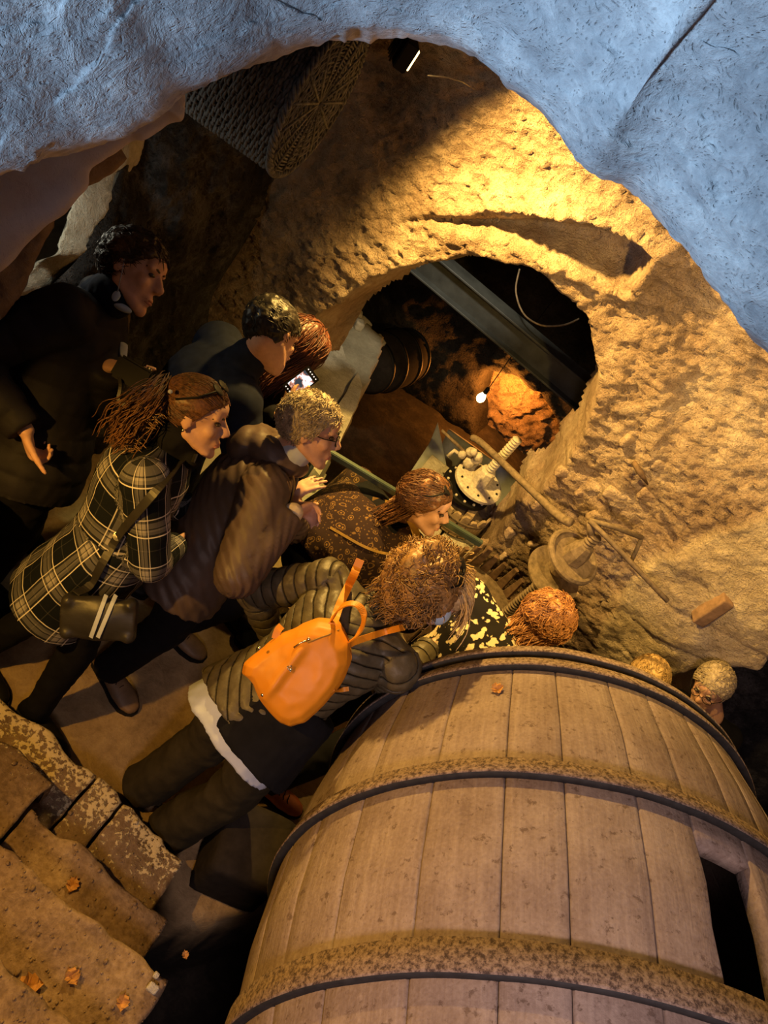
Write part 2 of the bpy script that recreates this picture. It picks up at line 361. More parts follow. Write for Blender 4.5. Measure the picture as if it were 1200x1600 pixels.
# inner chamber behind the arch
def cham(name, fn, n, m, mat, amp, freq=2.2):
    U_, V_ = np.meshgrid(np.linspace(0, 1, n), np.linspace(0, 1, m), indexing='ij')
    A = fn(U_, V_); A = A+(amp*fbm(A, freq, 5, 0.55))[..., None]*np.array([0.6, -0.6, 0.6])
    o = mesh_from(name, A.reshape(-1, 3), grid_faces(n, m), mat); tag(o, kind='structure'); return o
niche = wall_xz([(758, 588), (790, 590), (830, 620), (862, 660), (866, 690), (850, 740), (820, 770), (790, 800), (740, 760), (740, 640)], 5.7)
xs2 = np.arange(-2.2, 2.4, 0.025); zs2 = np.arange(-1.6, 2.6, 0.025)
X2, Z2 = np.meshgrid(xs2, zs2, indexing='ij'); Q2 = np.stack([X2, 0*X2, Z2], -1)
dN = sdf_poly(X2, Z2, niche)+0.03*fbm(Q2, 4, 3)
Y2 = 5.7+0.10*fbm(Q2, 2.2, 5, 0.55)+0.5*smooth01(-dN, -0.05, 0.04)
V2 = np.stack([X2, Y2, Z2], -1).reshape(-1, 3); F2 = grid_faces(*X2.shape)
c2 = (dN < -0.045).reshape(-1); F2 = F2[~c2[F2].any(1)]
us = np.zeros(len(V2), bool); us[F2] = True; rm = np.cumsum(us)-1
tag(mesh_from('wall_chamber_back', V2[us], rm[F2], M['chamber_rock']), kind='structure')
niche_c = np.mean(niche, 0)
def niche_fn(a, b):
    return np.stack([niche_c[0]-0.7+1.4*a, 6.12-0.12*np.sin(a*PI), niche_c[1]-0.8+1.5*b], -1)
U_, V_ = np.meshgrid(np.linspace(0, 1, 90), np.linspace(0, 1, 90), indexing='ij')
A = niche_fn(U_, V_); cell = np.abs(fbm(A*np.array([1.3, 1, 1]), 6, 3, 0.5)); A[..., 1] += -0.03*np.clip(1-cell*3, 0, 1)+0.02*fbm(A, 14, 4)
tag(mesh_from('wall_niche', A.reshape(-1, 3), grid_faces(90, 90), M['tool_rock']), kind='structure')
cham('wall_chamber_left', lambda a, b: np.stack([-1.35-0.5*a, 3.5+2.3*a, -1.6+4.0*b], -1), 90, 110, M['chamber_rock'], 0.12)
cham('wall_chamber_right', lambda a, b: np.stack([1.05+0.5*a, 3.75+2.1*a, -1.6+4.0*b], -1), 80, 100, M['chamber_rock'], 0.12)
M['grey_rock'] = rock_mat('grey_rock', (0.07, 0.07, 0.06), (0.15, 0.15, 0.13), (0.26, 0.26, 0.22), 3.0, 0.03, 0.6)
cham('ceiling_chamber', lambda a, b: np.stack([-2.0+3.8*a, 3.35+2.6*b, 1.95+0.15*np.sin(a*PI)+0*b], -1), 130, 90, M['grey_rock'], 0.08)
cham('ceiling_cave', lambda a, b: np.stack([-2.6+6.2*a, 1.75+1.4*b, 2.80+0.15*np.sin(b*PI)+0*a], -1), 120, 60, M['wall_rock'], 0.06)
# right wall, side room and the dark behind the small door
cham('wall_right', lambda a, b: np.stack([3.1+0*a, -0.8+4.2*a, -1.5+4.6*b], -1), 60, 60, M['wall_rock'], 0.08)
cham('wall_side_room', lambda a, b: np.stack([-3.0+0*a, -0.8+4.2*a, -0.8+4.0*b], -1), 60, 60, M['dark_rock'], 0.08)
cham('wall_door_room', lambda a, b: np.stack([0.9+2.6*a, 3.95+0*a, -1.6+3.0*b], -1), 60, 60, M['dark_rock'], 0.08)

# floor: landing, pale ledge by the left jamb, and the pit
xs3 = np.arange(-3.0, 3.3, 0.03); ys3 = np.arange(-0.6, 6.8, 0.03)
X3, Y3 = np.meshgrid(xs3, ys3, indexing='ij'); Q3 = np.stack([X3, Y3, 0*X3], -1)
land = [(-3.2, -1), (-3.2, 3.6), (-1.5, 3.6), (-1.3, 4.3)]+[(PZ(u_, v_, 0).x, PZ(u_, v_, 0).y) for u_, v_ in ((545, 492), (590, 545), (566, 612), (545, 655), (515, 705), (505, 790), (490, 850), (470, 905), (520, 940))]+[(0.5, 2.35), (2.1, 2.0), (2.3, 1.35), (.72, 1.32), (.46, .95), (.24, .90), (.26, -1)]
dL = sdf_poly(X3, Y3, land)+0.02*fbm(Q3, 6, 3)
Z3 = -0.95*smooth01(dL, 0.0, 0.09)+0.012*fbm(Q3, 3, 4)+0.006*fbm(Q3, 14, 3)
Z3 += 0.10*smooth01(Y3, 3.0, 3.4)*(1-smooth01(dL, 0, 0.05))*(1-smooth01(X3, -0.4, -0.1))
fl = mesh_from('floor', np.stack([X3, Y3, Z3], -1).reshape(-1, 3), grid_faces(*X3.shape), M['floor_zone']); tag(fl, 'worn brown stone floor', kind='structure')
cf = verts_of(fl); nf = 0.05*fbm(cf*np.array([1, 1, 0]), 5, 3)
pale_z = smooth01(cf[:, 1]-0.9*(cf[:, 0]+0.6)+nf, 2.33, 2.37)*smooth01(cf[:, 0], -1.2, -1.1)*smooth01(cf[:, 2], -0.3, -0.2)
pit_shade = np.maximum(smooth01(-cf[:, 2], 0.04, 0.16)*smooth01(cf[:, 1], 2.3, 2.5), smooth01(-cf[:, 2], 0.1, 0.3)*(cf[:, 1] < 1.6))  # shade of the pit and the barrel gap put into the floor colour
set_zone(fl, pale_z, pit_shade)

# ------------------------------------------------------------------ near vault rock that frames the view
def lip(name, outline, k0, out_px, back_k, mat, amp, freq, n=10, rows_out=46, k_out=0.45, seed=0):
    L = crom([(a, b) for a, b in outline], n); m = len(L)
    tan = np.gradient(L, axis=0); nn = np.stack([tan[:, 1], -tan[:, 0]], 1); nn /= np.linalg.norm(nn, axis=1)[:, None]
    ker = np.ones(41)/41
    sm = np.stack([np.convolve(np.pad(nn[:, i], 20, mode='edge'), ker, 'valid') for i in range(2)], 1)
    rows = []
    nb = 8
    for j in range(nb, 0, -1):                                     # underside going back, away from view
        f_ = j/nb
        rows.append([P(*(L[i]+sm[i]*(26*f_**1.5)), k0+back_k*f_) for i in range(m)])
    for j in range(rows_out+1):
        f_ = j/rows_out
        rows.append([P(*(L[i]+sm[i]*out_px*f_), k0-k_out*k0*(f_**0.75)*0.9-0.04*math.sqrt(f_)) for i in range(m)])
    A = np.array([[tuple(p) for p in r_] for r_ in rows])
    dirn = BAS @ np.array([0, 0, -1.0])
    wt = np.concatenate([np.linspace(0.3, 1, nb), np.ones(rows_out+1)])
    dis = amp*(fbm(A+seed, freq, 5, 0.6)+0.7*fbm(A+seed+3, freq*0.3, 2)-0.5*np.clip(1-np.abs(fbm(A+seed+8, freq*0.6, 3))/0.08, 0, 1))
    A = A+dirn*(dis*wt[:, None])[..., None]
    o = mesh_from(name, A.reshape(-1, 3), grid_faces(*A.shape[:2]), mat); tag(o, kind='structure'); return o
o1 = [(-220, 400), (-60, 305), (0, 270), (60, 240), (120, 210), (180, 190), (240, 163), (285, 133), (340, 116), (400, 92), (440, 72), (500, 52), (540, 47), (600, 57), (650, 64), (700, 77), (745, 98), (800, 148), (850, 190), (880, 225), (912, 268), (950, 281), (985, 290), (1003, 312), (1030, 350), (1060, 392), (1100, 442), (1140, 490), (1180, 530), (1260, 600), (1400, 760)]
tag(lip('ceiling_vault', o1, 1.22, 620, 0.55, M['vault_rock'], 0.034, 5.5, n=14, rows_out=100), 'blue-grey daylit rock edge of the opening above', kind='structure')
o2 = [(-260, 640), (-100, 490), (0, 420), (35, 382), (70, 350), (100, 330), (132, 292), (140, 265), (162, 248), (202, 218), (225, 214), (262, 190), (284, 180), (287, 150), (286, 120), (300, 60)]
o3 = [(-300, 800), (-60, 560), (0, 492), (25, 462), (52, 405), (75, 368), (85, 340), (112, 308), (150, 280), (200, 250)]
lip('wall_brown_edge', o3, 2.15, 150, 0.25, M['floor_rock'], 0.03, 6, n=12, rows_out=20, k_out=0.05)  # underside of the plaster edge, its warm light put into the brown
lip('wall_plaster_edge', o2, 1.72, 330, 0.5, M['plaster'], 0.012, 3, n=12, rows_out=30, k_out=0.12)
# ------------------------------------------------------------------ great barrel lying on its side
BC = np.array([1.156, 1.161, .961]); az, ti = -.234, -.172
BD = np.array([math.sin(az)*math.cos(ti), math.cos(az)*math.cos(ti), math.sin(ti)]); BP = np.array([math.cos(az), -math.sin(az), 0]); BU = np.cross(BP, BD)
S_END, S_NEAR = 0.575, -1.05
def bprof(s): return np.interp(s, [-1.05, -.9, -.476, -.24, -.007, .2, .44, .512, .58], [.705, .742, .796, .808, .793, .762, .699, .683, .665])
def bpt(s, a, r): return BC+s*BD+r*(math.cos(a)*BP+math.sin(a)*BU)
barrel = empty('barrel', BC-np.array([0, 0, .8]), 'huge dust-covered wooden barrel with rusty hoops lying on its side', 'barrel')
rad = math.radians
seams = [86.0, 97.2, 107.2, 119.8, 130.0, 143.3, 158.5, 171, 183, 195, 207, 219, 231, 243, 255, 267, 279, 291, 303, 315, 327, 339, 351, 363, 375, 386, 397, 408, 418, 428, 437.5, 446]
def stave(a0, a1, s0, s1, ragged=None):
    ns, na = max(3, int((s1-s0)/0.05)), 6; FJ = [0, .03, .25, .5, .75, .97, 1]
    bm = bmesh.new(); uvl = bm.loops.layers.uv.new('UVMap'); grid = []
    gap = rad(0.07)
    for i in range(ns+1):
        s = s0+(s1-s0)*i/ns; row = []
        for lay in (0, 1):
            for j in range(na+1):
                f_ = FJ[j]; a = rad(a0)+gap+(rad(a1-a0)-2*gap)*f_
                if ragged and lay == 0 or ragged:
                    a += ragged*rad(0.7)*mnoise.noise(Vector((s*9, 3.1, 0)))*(f_ if ragged > 0 else 1-f_)
                r = float(bprof(s))-(0.045 if lay else 0)-(0.003 if (j in (0, na) and not lay) else 0)
                q = bm.verts.new(bpt(s, a, r)); row.append((q, s, a))
        grid.append(row)
    W = na+1
    def quad(a, b, c_, d):
        f_ = bm.faces.new([x[0] for x in (a, b, c_, d)])
        for lp, x in zip(f_.loops, (a, b, c_, d)): lp[uvl].uv = (x[1], x[2]*0.8)
    for i in range(ns):
        A, B = grid[i], grid[i+1]
        for j in range(na): quad(A[j], A[j+1], B[j+1], B[j]); quad(A[W+j+1], A[W+j], B[W+j], B[W+j+1])
        quad(A[0], B[0], B[W], A[W]); quad(A[na], A[W+na], B[W+na], B[na])
    for row in (grid[0], grid[-1]):
        for j in range(na): quad(row[j], row[W+j], row[W+j+1], row[j+1])
    o = bm_out(bm, 'stave', M['barrel_wood'], barrel)
    return o
for i in range(len(seams)-1):
    a0, a1 = seams[i], seams[i+1]
    if i == 0:
        stave(a0, a1, -0.085, S_END); stave(a0, a1, S_NEAR, -0.56)
    else:
        stave(a0, a1, S_NEAR, S_END, ragged=(-0.9 if i == 1 else None))
def hoop(s0, s1, lift=0.006, thick=0.010):
    bm = bmesh.new(); n_ = 200; rings = []
    for k_ in range(n_):
        a = 2*PI*k_/n_
        wv = 0.0025*mnoise.noise(Vector((math.cos(a)*6, math.sin(a)*6, s0*9)))
        sec = [(s0, bprof(s0)-0.003), (s0, bprof(s0)+lift+thick), (s0+0.006, bprof(s0)+lift+thick+0.002), (s1, bprof(s1)+lift+thick*0.6), (s1, bprof(s1)-0.003)]
        rings.append([bm.verts.new(bpt(s+wv, a, r)) for s, r in sec])
    for k_ in range(n_):
        A, B = rings[k_], rings[(k_+1) % n_]
        for j in range(5):
            f_ = bm.faces.new([A[j], A[(j+1) % 5], B[(j+1) % 5], B[j]]); f_.material_index = 1 if j == 0 else 0
    o = bm_out(bm, 'hoop', M['hoop_iron'], barrel); o.data.materials.append(M['hoop_edge']); return o
for s0, s1 in ((0.512, 0.556), (0.44, 0.488), (-0.012, 0.043), (-0.482, -0.41), (-0.93, -0.86), (-1.04, -0.99)):
    hoop(s0, s1, thick=0.018)
# barrel ends, made of boards
for s_, nm in ((S_END-0.05, 'far'), (S_NEAR+0.05, 'near')):
    R_ = float(bprof(s_))-0.04; nb = 9; w_ = 2*R_/nb
    for b_ in range(nb):
        x0, x1 = -R_+b_*w_+0.002, -R_+(b_+1)*w_-0.002
        bm = bmesh.new(); prof = []
        m_ = 6
        for j in range(m_+1):
            x = x0+(x1-x0)*j/m_; prof.append((x, math.sqrt(max(0, R_*R_-x*x))))
        loop = prof+[(x, -y) for x, y in reversed(prof)]
        vs = [[bm.verts.new(BC+(s_+dz)*BD+x*BP+y*BU) for x, y in loop] for dz in (-0.015, 0.015)]
        bm.faces.new(vs[0]); bm.faces.new(vs[1][::-1])
        L_ = len(loop)
        for j in range(L_): bm.faces.new([vs[0][j], vs[0][(j+1) % L_], vs[1][(j+1) % L_], vs[1][j]])
        bm_out(bm, 'end_board', M['barrel_wood'], barrel, smooth=False)
# timber cradle below the barrel
def rock_block(name, c, size, mat, rot=0, amp=0.03, parent=None, seed=0, cuts=9, bev=0.03, freq=5, smooth=True):
    bm = bmesh.new(); bmesh.ops.create_cube(bm, size=1.0)
    bmesh.ops.scale(bm, vec=Vector(size), verts=bm.verts)
    bmesh.ops.bevel(bm, geom=bm.edges[:], offset=bev, segments=2, affect='EDGES', profile=0.6)
    bmesh.ops.subdivide_edges(bm, edges=[e for e in bm.edges if e.calc_length() > max(size)/cuts], cuts=3, use_grid_fill=True)
    bmesh.ops.triangulate(bm, faces=[f for f in bm.faces if len(f.verts) > 4])
    Rz = Matrix.Rotation(rot, 3, 'Z')
    for v_ in bm.verts:
        p = Rz @ v_.co; q = p+Vector((seed*3.1, seed*1.7, 0))
        p += Vector((mnoise.noise(q*freq), mnoise.noise(q*freq+Vector((9, 0, 0))), mnoise.noise(q*freq+Vector((0, 9, 0)))))*amp
        p += Vector((mnoise.noise(q*freq*4), mnoise.noise(q*freq*4+Vector((9, 0, 0))), mnoise.noise(q*freq*4+Vector((0, 9, 0)))))*amp*0.3
        v_.co = p+Vector(c)
    return bm_out(bm, name, mat, parent, smooth)
cr = empty('barrel_cradle', (1.15, 1.1, 0), 'heavy dark timber cradle under the huge barrel', 'cradle')
for s_ in (0.25, -0.6):
    c_ = BC+s_*BD; rr = float(bprof(s_))
    zb = c_[2]-rr
    bm = bmesh.new(); n_ = 16; vs = []
    for dy in (-0.07, 0.07):
        row = []; zf = 0.0 if s_ > 0 else -0.93
        for j in range(n_+1):
            x = -0.42+0.84*j/n_; z = c_[2]-math.sqrt(rr*rr-x*x)-0.004
            base = Vector((c_[0], c_[1], 0))+Vector(BP)*x+Vector((BD[0], BD[1], 0)).normalized()*dy
            # follow the slope of the barrel along its axis
            z += -0.172*dy*1.05-0.012
            row.append((bm.verts.new((base.x, base.y, max(0.02, z))), bm.verts.new((base.x, base.y, zf))))
        vs.append(row)
    for j in range(n_):
        a, b = vs[0][j], vs[0][j+1]; c2_, d = vs[1][j], vs[1][j+1]
        bm.faces.new([a[0], b[0], b[1], a[1]]); bm.faces.new([c2_[0], c2_[1], d[1], d[0]])
        bm.faces.new([a[0], c2_[0], d[0], b[0]]); bm.faces.new([a[1], b[1], d[1], c2_[1]])
    for j in (0, n_):
        a, c2_ = vs[0][j], vs[1][j]; bm.faces.new([a[0], a[1], c2_[1], c2_[0]])
    bm_out(bm, 'cradle_beam', M['dark_wood'], cr, smooth=False)

# ------------------------------------------------------------------ stairs of rough stone blocks
stairs = empty('stairs', (-0.3, 0.6, 0)); stairs['kind'] = 'structure'; stairs['label'] = 'rough stone steps lit yellow'
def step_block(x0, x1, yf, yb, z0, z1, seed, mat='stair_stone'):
    rng = random.Random(seed); nx, ny, nz = max(6, int((x1-x0)/0.012)), max(6, int((yf-yb)/0.012)), 12
    # top and front faces as one folded sheet, closed by sides
    path = []                                                    # from bottom front, up, over to the back
    for j in range(nz): path.append((yf, z0+(z1-z0-0.02)*j/nz))
    for a in (0, 30, 60, 90): path.append((yf-0.02+0.02*math.cos(rad(a)), z1-0.02+0.02*math.sin(rad(a))))
    for j in range(1, ny+1): path.append((yf-0.02-(yf-0.02-yb)*j/ny, z1))
    m_ = len(path); A = np.zeros((nx+1+4, m_, 3))
    xx = [x0+0.004, x0+0.002]+list(np.linspace(x0, x1, nx+1))+[x1-0.002, x1-0.004]
    drop = [0.03, 0.006]+[0.0]*(nx+1)+[0.006, 0.03]
    for i, x in enumerate(xx):
        for j, (y, z) in enumerate(path):
            A[i, j] = (x, y-(drop[i] if j < nz+4 else 0), z-drop[i] if j >= nz else z)
    off = np.array([seed*1.3, 0, 0])
    edge_n = 0.03*fbm(np.stack([A[..., 0], 0*A[..., 0], 0*A[..., 0]], -1)+off, 7, 3)
    fr = (smooth01(A[..., 1], yf-0.14, yf))
    A[..., 1] += edge_n*0.7*fr
    up = smooth01(A[..., 2], z0, z1)
    A[..., 2] += (0.016*fbm(A+off, 5, 4)+0.006*fbm(A+off, 22, 3))*up-0.022*np.clip(vnoise(A+off, 9), 0, 1)*fr*up
    A[..., 0] += 0.012*fbm(A*np.array([1, 1, .3])+7, 6, 3)
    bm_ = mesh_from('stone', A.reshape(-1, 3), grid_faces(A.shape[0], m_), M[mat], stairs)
    return bm_
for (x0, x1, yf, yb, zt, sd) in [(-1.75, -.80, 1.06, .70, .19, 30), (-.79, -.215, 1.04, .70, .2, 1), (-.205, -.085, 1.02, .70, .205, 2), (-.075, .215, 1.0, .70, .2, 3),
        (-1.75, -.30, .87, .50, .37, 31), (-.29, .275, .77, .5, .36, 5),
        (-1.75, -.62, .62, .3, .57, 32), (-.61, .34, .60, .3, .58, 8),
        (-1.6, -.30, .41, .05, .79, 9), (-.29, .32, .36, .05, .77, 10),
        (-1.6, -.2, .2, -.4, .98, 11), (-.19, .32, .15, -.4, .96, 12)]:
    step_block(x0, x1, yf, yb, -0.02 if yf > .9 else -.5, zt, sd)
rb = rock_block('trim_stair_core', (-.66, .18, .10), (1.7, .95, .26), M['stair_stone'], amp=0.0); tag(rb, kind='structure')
# dark cube by the foot of the steps
blk = rock_block('block', (0.385, 1.14, 0.165), (0.27, 0.27, 0.33), M['dark_wood'], rot=0.28, amp=0.012, cuts=5, bev=0.035)
tag(blk, 'dark square block standing on the floor between the steps and the barrel', 'block')
# ------------------------------------------------------------------ tube and lathe builders
def frame_of(d):
    d = Vector(d).normalized(); a = Vector((0, 0, 1)) if abs(d.z) < 0.9 else Vector((1, 0, 0))
    x = d.cross(a).normalized(); return x, d.cross(x).normalized(), d
def tube_bm(bm, pts, radii, seg=8, cap=True, flat=1.0, xdir=None, mi=0):
    pts = [Vector(p) for p in pts]; n_ = len(pts)
    if not hasattr(radii, '__len__'): radii = [radii]*n_
    prev = None; rings = []
    for i, p in enumerate(pts):
        d = (pts[min(i+1, n_-1)]-pts[max(i-1, 0)])
        if d.length < 1e-9: d = Vector((0, 0, 1))
        d.normalize()
        if prev is None:
            x = Vector(xdir)-d*Vector(xdir).dot(d) if xdir is not None else frame_of(d)[0]
            x.normalize()
        else:
            x = prev-d*prev.dot(d)
            x = x.normalized() if x.length > 1e-6 else frame_of(d)[0]
        prev = x; y = d.cross(x)
        rings.append([bm.verts.new(p+x*radii[i]*math.cos(2*PI*k/seg)+y*radii[i]*flat*math.sin(2*PI*k/seg)) for k in range(seg)])
    for A, B in zip(rings, rings[1:]):
        for k in range(seg):
            f = bm.faces.new([A[k], A[(k+1) % seg], B[(k+1) % seg], B[k]]); f.material_index = mi
    if cap:
        bm.faces.new(rings[0][::-1]).material_index = mi; bm.faces.new(rings[-1]).material_index = mi
    return rings
def tube(name, pts, radii, mat, parent=None, seg=8, flat=1.0, xdir=None, smooth=True):
    bm = bmesh.new(); tube_bm(bm, pts, radii, seg, True, flat, xdir); return bm_out(bm, name, mat, parent, smooth)
def lathe(name, prof, c, axis, mat, parent=None, seg=40, smooth=False):
    x, y, d = frame_of(axis); bm = bmesh.new(); c = Vector(c); rings = []
    for r, z in prof:
        rings.append([bm.verts.new(c+d*z+(x*math.cos(2*PI*k/seg)+y*math.sin(2*PI*k/seg))*max(r, 1e-4)) for k in range(seg)])
    for A, B in zip(rings, rings[1:]):
        for k in range(seg): bm.faces.new([A[k], A[(k+1) % seg], B[(k+1) % seg], B[k]])
    bm.faces.new(rings[0][::-1]); bm.faces.new(rings[-1])
    return bm_out(bm, name, mat, parent, smooth)
def board(name, A, B, w_, t_, mat, parent=None, wdir=(0, 0, 1), jag=0.0, round_top=False):
    """plank from A to B, w_ wide along wdir and t_ thick"""
    A, B = Vector(A), Vector(B); d = (B-A).normalized(); wd = Vector(wdir); wd = (wd-d*wd.dot(d)).normalized(); td = d.cross(wd)
    bm = bmesh.new(); L = (B-A).length; n_ = 8
    rows = []
    for i in range(n_+1):
        f_ = i/n_; ww = w_/2*(1 if not round_top or f_ < 1 else 0.55)
        q = A+d*L*f_ if not (round_top and f_ == 1) else B
        wb_ = 0.004*mnoise.noise(q*14)
        e = min(0.25*t_, 0.003)
        cs = [(-ww, -t_/2+e), (-ww+e, -t_/2), (ww-e, -t_/2), (ww, -t_/2+e), (ww, t_/2-e), (ww-e, t_/2), (-ww+e, t_/2), (-ww, t_/2-e)]
        rows.append([bm.verts.new(q+wd*(a+wb_)+td*(b+wb_*0.5)) for a, b in cs])
    if round_top:
        for i, v_ in enumerate(rows[-2]): pass
    for R0, R1 in zip(rows, rows[1:]):
        for k in range(8): bm.faces.new([R0[k], R0[(k+1) % 8], R1[(k+1) % 8], R1[k]])
    bm.faces.new(rows[0][::-1]); bm.faces.new(rows[-1])
    return bm_out(bm, name, mat, parent, smooth=False)
def thread_screw(name, A, B, r, pitch, depth, mat, parent=None, seg=14):
    A, B = Vector(A), Vector(B); x, y, d = frame_of(B-A); L = (B-A).length; bm = bmesh.new()
    n_ = int(L/pitch*6); rings = []
    for i in range(n_+1):
        z = L*i/n_; ring = []
        for k in range(seg):
            a = 2*PI*k/seg; ph = (z/pitch-a/(2*PI)) % 1.0
            rr = r-depth*(0.5-0.5*math.cos(2*PI*ph))**0.6
            ring.append(bm.verts.new(A+d*z+(x*math.cos(a)+y*math.sin(a))*rr))
        rings.append(ring)
    for R0, R1 in zip(rings, rings[1:]):
        for k in range(seg): bm.faces.new([R0[k], R0[(k+1) % seg], R1[(k+1) % seg], R1[k]])
    bm.faces.new(rings[0][::-1]); bm.faces.new(rings[-1])
    return bm_out(bm, name, mat, parent)

# ------------------------------------------------------------------ wicker basket hung under the vault
bk_c = P(497, 160, 2.5)                                          # middle of its round bottom
bk_ax = (P(320, 20, 2.462)-P(497, 160, 2.5)).normalized()          # toward the mouth
bk_u = (P(568, 50, 2.42)-P(425, 272, 2.50)); bk_R = bk_u.length/2
bk_u = (bk_u-bk_ax*bk_u.dot(bk_ax)).normalized(); bk_v = bk_ax.cross(bk_u)
basket = empty('wicker_basket', bk_c, 'large grey wicker basket hanging sideways under the rock vault', 'basket')
BL = 0.62
def brad(z): return bk_R*(1.0+0.10*z/BL)
def bkp(z, a, r=None):
    r = brad(z) if r is None else r
    return bk_c+bk_ax*z+(bk_u*math.cos(a)+bk_v*math.sin(a))*r
NS = 36
bm = bmesh.new()
nw = 82
for i in range(nw):
    z0 = 0.012+BL*i/nw; rr = 0.0040+0.0016*random.random()
    pts = []
    for k in range(NS*2):
        a = 2*PI*k/(NS*2); wv = 0.0075*math.cos(PI*(k/1.0)+PI*i)*(1 if True else 0)
        pts.append(bkp(z0+0.003*math.sin(a*3+i*1.7), a, brad(z0)+wv))
    pts.append(pts[0]); tube_bm(bm, pts, rr, 5, False)
bm_out(bm, 'weave', M['wicker'], basket)
bm = bmesh.new()
for k in range(NS):
    a = 2*PI*(k+0.0)/NS
    tube_bm(bm, [bkp(BL*j/6, a+0.02*math.sin(j), None) for j in range(7)], 0.0035, 5)
bm_out(bm, 'stakes', M['wicker'], basket)
bm = bmesh.new()
for rr_ in np.arange(0.02, bk_R, 0.0115):                          # woven round bottom
    nn_ = 48
    pts = [bkp(0.0+0.004*math.cos(k*PI+rr_*200), 2*PI*k/nn_, rr_) for k in range(nn_)]; pts.append(pts[0]); tube_bm(bm, pts, 0.0042, 4, False)
for k in range(16):
    a = 2*PI*k/16; tube_bm(bm, [bkp(-0.004, a, 0.01), bkp(-0.004, a, bk_R)], 0.005, 5)
bm_out(bm, 'woven_bottom', M['wicker'], basket)
bm = bmesh.new()
for ph in (0, 1, 2):
    pts = [bkp(0.0+0.008*math.sin(24*2*PI*k/144+ph*2.1), 2*PI*k/144, bk_R+0.006+0.008*math.cos(24*2*PI*k/144+ph*2.1)) for k in range(144)]; pts.append(pts[0]); tube_bm(bm, pts, 0.006, 5, False)
bm_out(bm, 'rim', M['wicker'], basket)
bm = bmesh.new()
for ph in (0, 1, 2):
    pts = [bkp(BL+0.008*math.sin(24*2*PI*k/144+ph*2.1), 2*PI*k/144, brad(BL)+0.006+0.008*math.cos(24*2*PI*k/144+ph*2.1)) for k in range(144)]; pts.append(pts[0]); tube_bm(bm, pts, 0.006, 5, False)
bm_out(bm, 'mouth_rim', M['wicker'], basket)
top = max((bkp(BL*0.5, a) for a in np.linspace(0, 2*PI, 40)), key=lambda p: p.z)
tube('hanging_rope', [top+Vector((0, 0, -0.01)), top+Vector((0.02, 0, 0.2)), top+Vector((0.02, 0, 0.5))], 0.006, M['old_wood'], basket)

# ------------------------------------------------------------------ floodlight on a bracket
fl_c = Vector(P(640, 84, 2.72)); fax = Vector((0.82, 0.50, -0.12)).normalized()
flood = empty('floodlight', fl_c, 'small black floodlight fixed under the vault beside the wicker basket', 'lamp')
xh, yh, dh = frame_of(fax)
def boxy(name, c, ax, x_, y_, sx, sy, sz, mat, parent, bev=0.004):
    bm = bmesh.new(); bmesh.ops.create_cube(bm, size=1.0)
    bmesh.ops.scale(bm, vec=Vector((sx, sy, sz)), verts=bm.verts)
    if bev: bmesh.ops.bevel(bm, geom=bm.edges[:], offset=bev, segments=2, affect='EDGES')
    Mx = Matrix((x_, y_, ax)).transposed()
    for v_ in bm.verts: v_.co = Vector(c)+Mx @ v_.co
    return bm_out(bm, name, mat, parent, smooth=False)
hd = -fax
boxy('housing', fl_c+hd*0.02, fax, xh, yh, 0.13, 0.10, 0.05, M['black'], flood)
M['lamp_glass'] = emit_mat('lamp_glass', (1.0, 0.75, 0.35), 3.5)
boxy('lens', fl_c+fax*0.012, fax, xh, yh, 0.10, 0.075, 0.006, M['lamp_glass'], flood, 0.002)
tube('bracket', [fl_c+hd*0.045, fl_c+hd*0.09+Vector((0, 0, 0.05)), fl_c+hd*0.12+Vector((0.0, 0.1, 0.24))], 0.008, M['black'], flood)
bm = bmesh.new()
for k in range(4):
    tube_bm(bm, [fl_c+hd*(0.047+0.012)+xh*(-0.045+0.03*k)+yh*0.045, fl_c+hd*0.059+xh*(-0.045+0.03*k)-yh*0.045], 0.004, 4)
bm_out(bm, 'cooling_fins', M['black'], flood)
tag(tube('straw_stem', [PY(668, 118, 2.93)+Vector((0, 0, 0)), PY(700, 121, 2.95), PY(722, 128, 2.97), PY(742, 140, 3.0)], [0.003, 0.003, 0.002, 0.001], M['pale_wood'], seg=5), 'thin dry stem sticking out of the rock below the floodlight', 'straw')

# ------------------------------------------------------------------ steel beam and cable in the chamber
bA, bB = P(640, 388, 4.35), P(935, 632, 4.15)
bA = PY(650, 395, 3.95); bB = PY(928, 628, 3.95)
bd = (bB-bA).normalized(); bA2 = bA-bd*0.5; bB2 = bB+bd*0.55
beam = empty('ceiling_beam', bA2, 'long grey steel beam crossing the dark chamber ceiling', 'beam')
bzv = Vector((0, 0, 1)); byv = bd.cross(bzv)
for nm, off, sy, sz in (('web', 0.0, 0.012, 0.16), ('flange', 0.08, 0.11, 0.012), ('flange', -0.08, 0.11, 0.012)):
    bm = bmesh.new(); bmesh.ops.create_cube(bm, size=1.0)
    L = (bB2-bA2).length
    bmesh.ops.scale(bm, vec=Vector((L, sy, sz)), verts=bm.verts); bmesh.ops.bevel(bm, geom=bm.edges[:], offset=0.002, segments=1, affect='EDGES')
    Mx = Matrix((bd, byv, bzv)).transposed()
    for v_ in bm.verts: v_.co = (bA2+bB2)/2+bzv*off+Mx @ v_.co
    bm_out(bm, nm, M['steel_beam'], beam, smooth=False)
tag(tube('cable', crom([PY(812, 420, 3.93), PY(806, 455, 3.9), PY(818, 490, 3.88), PY(845, 508, 3.86), PY(880, 508, 3.85), PY(905, 498, 3.84)], 6), 0.005, M['iron'], seg=6), 'thin looping cable hanging below the chamber ceiling near the steel beam', 'cable')
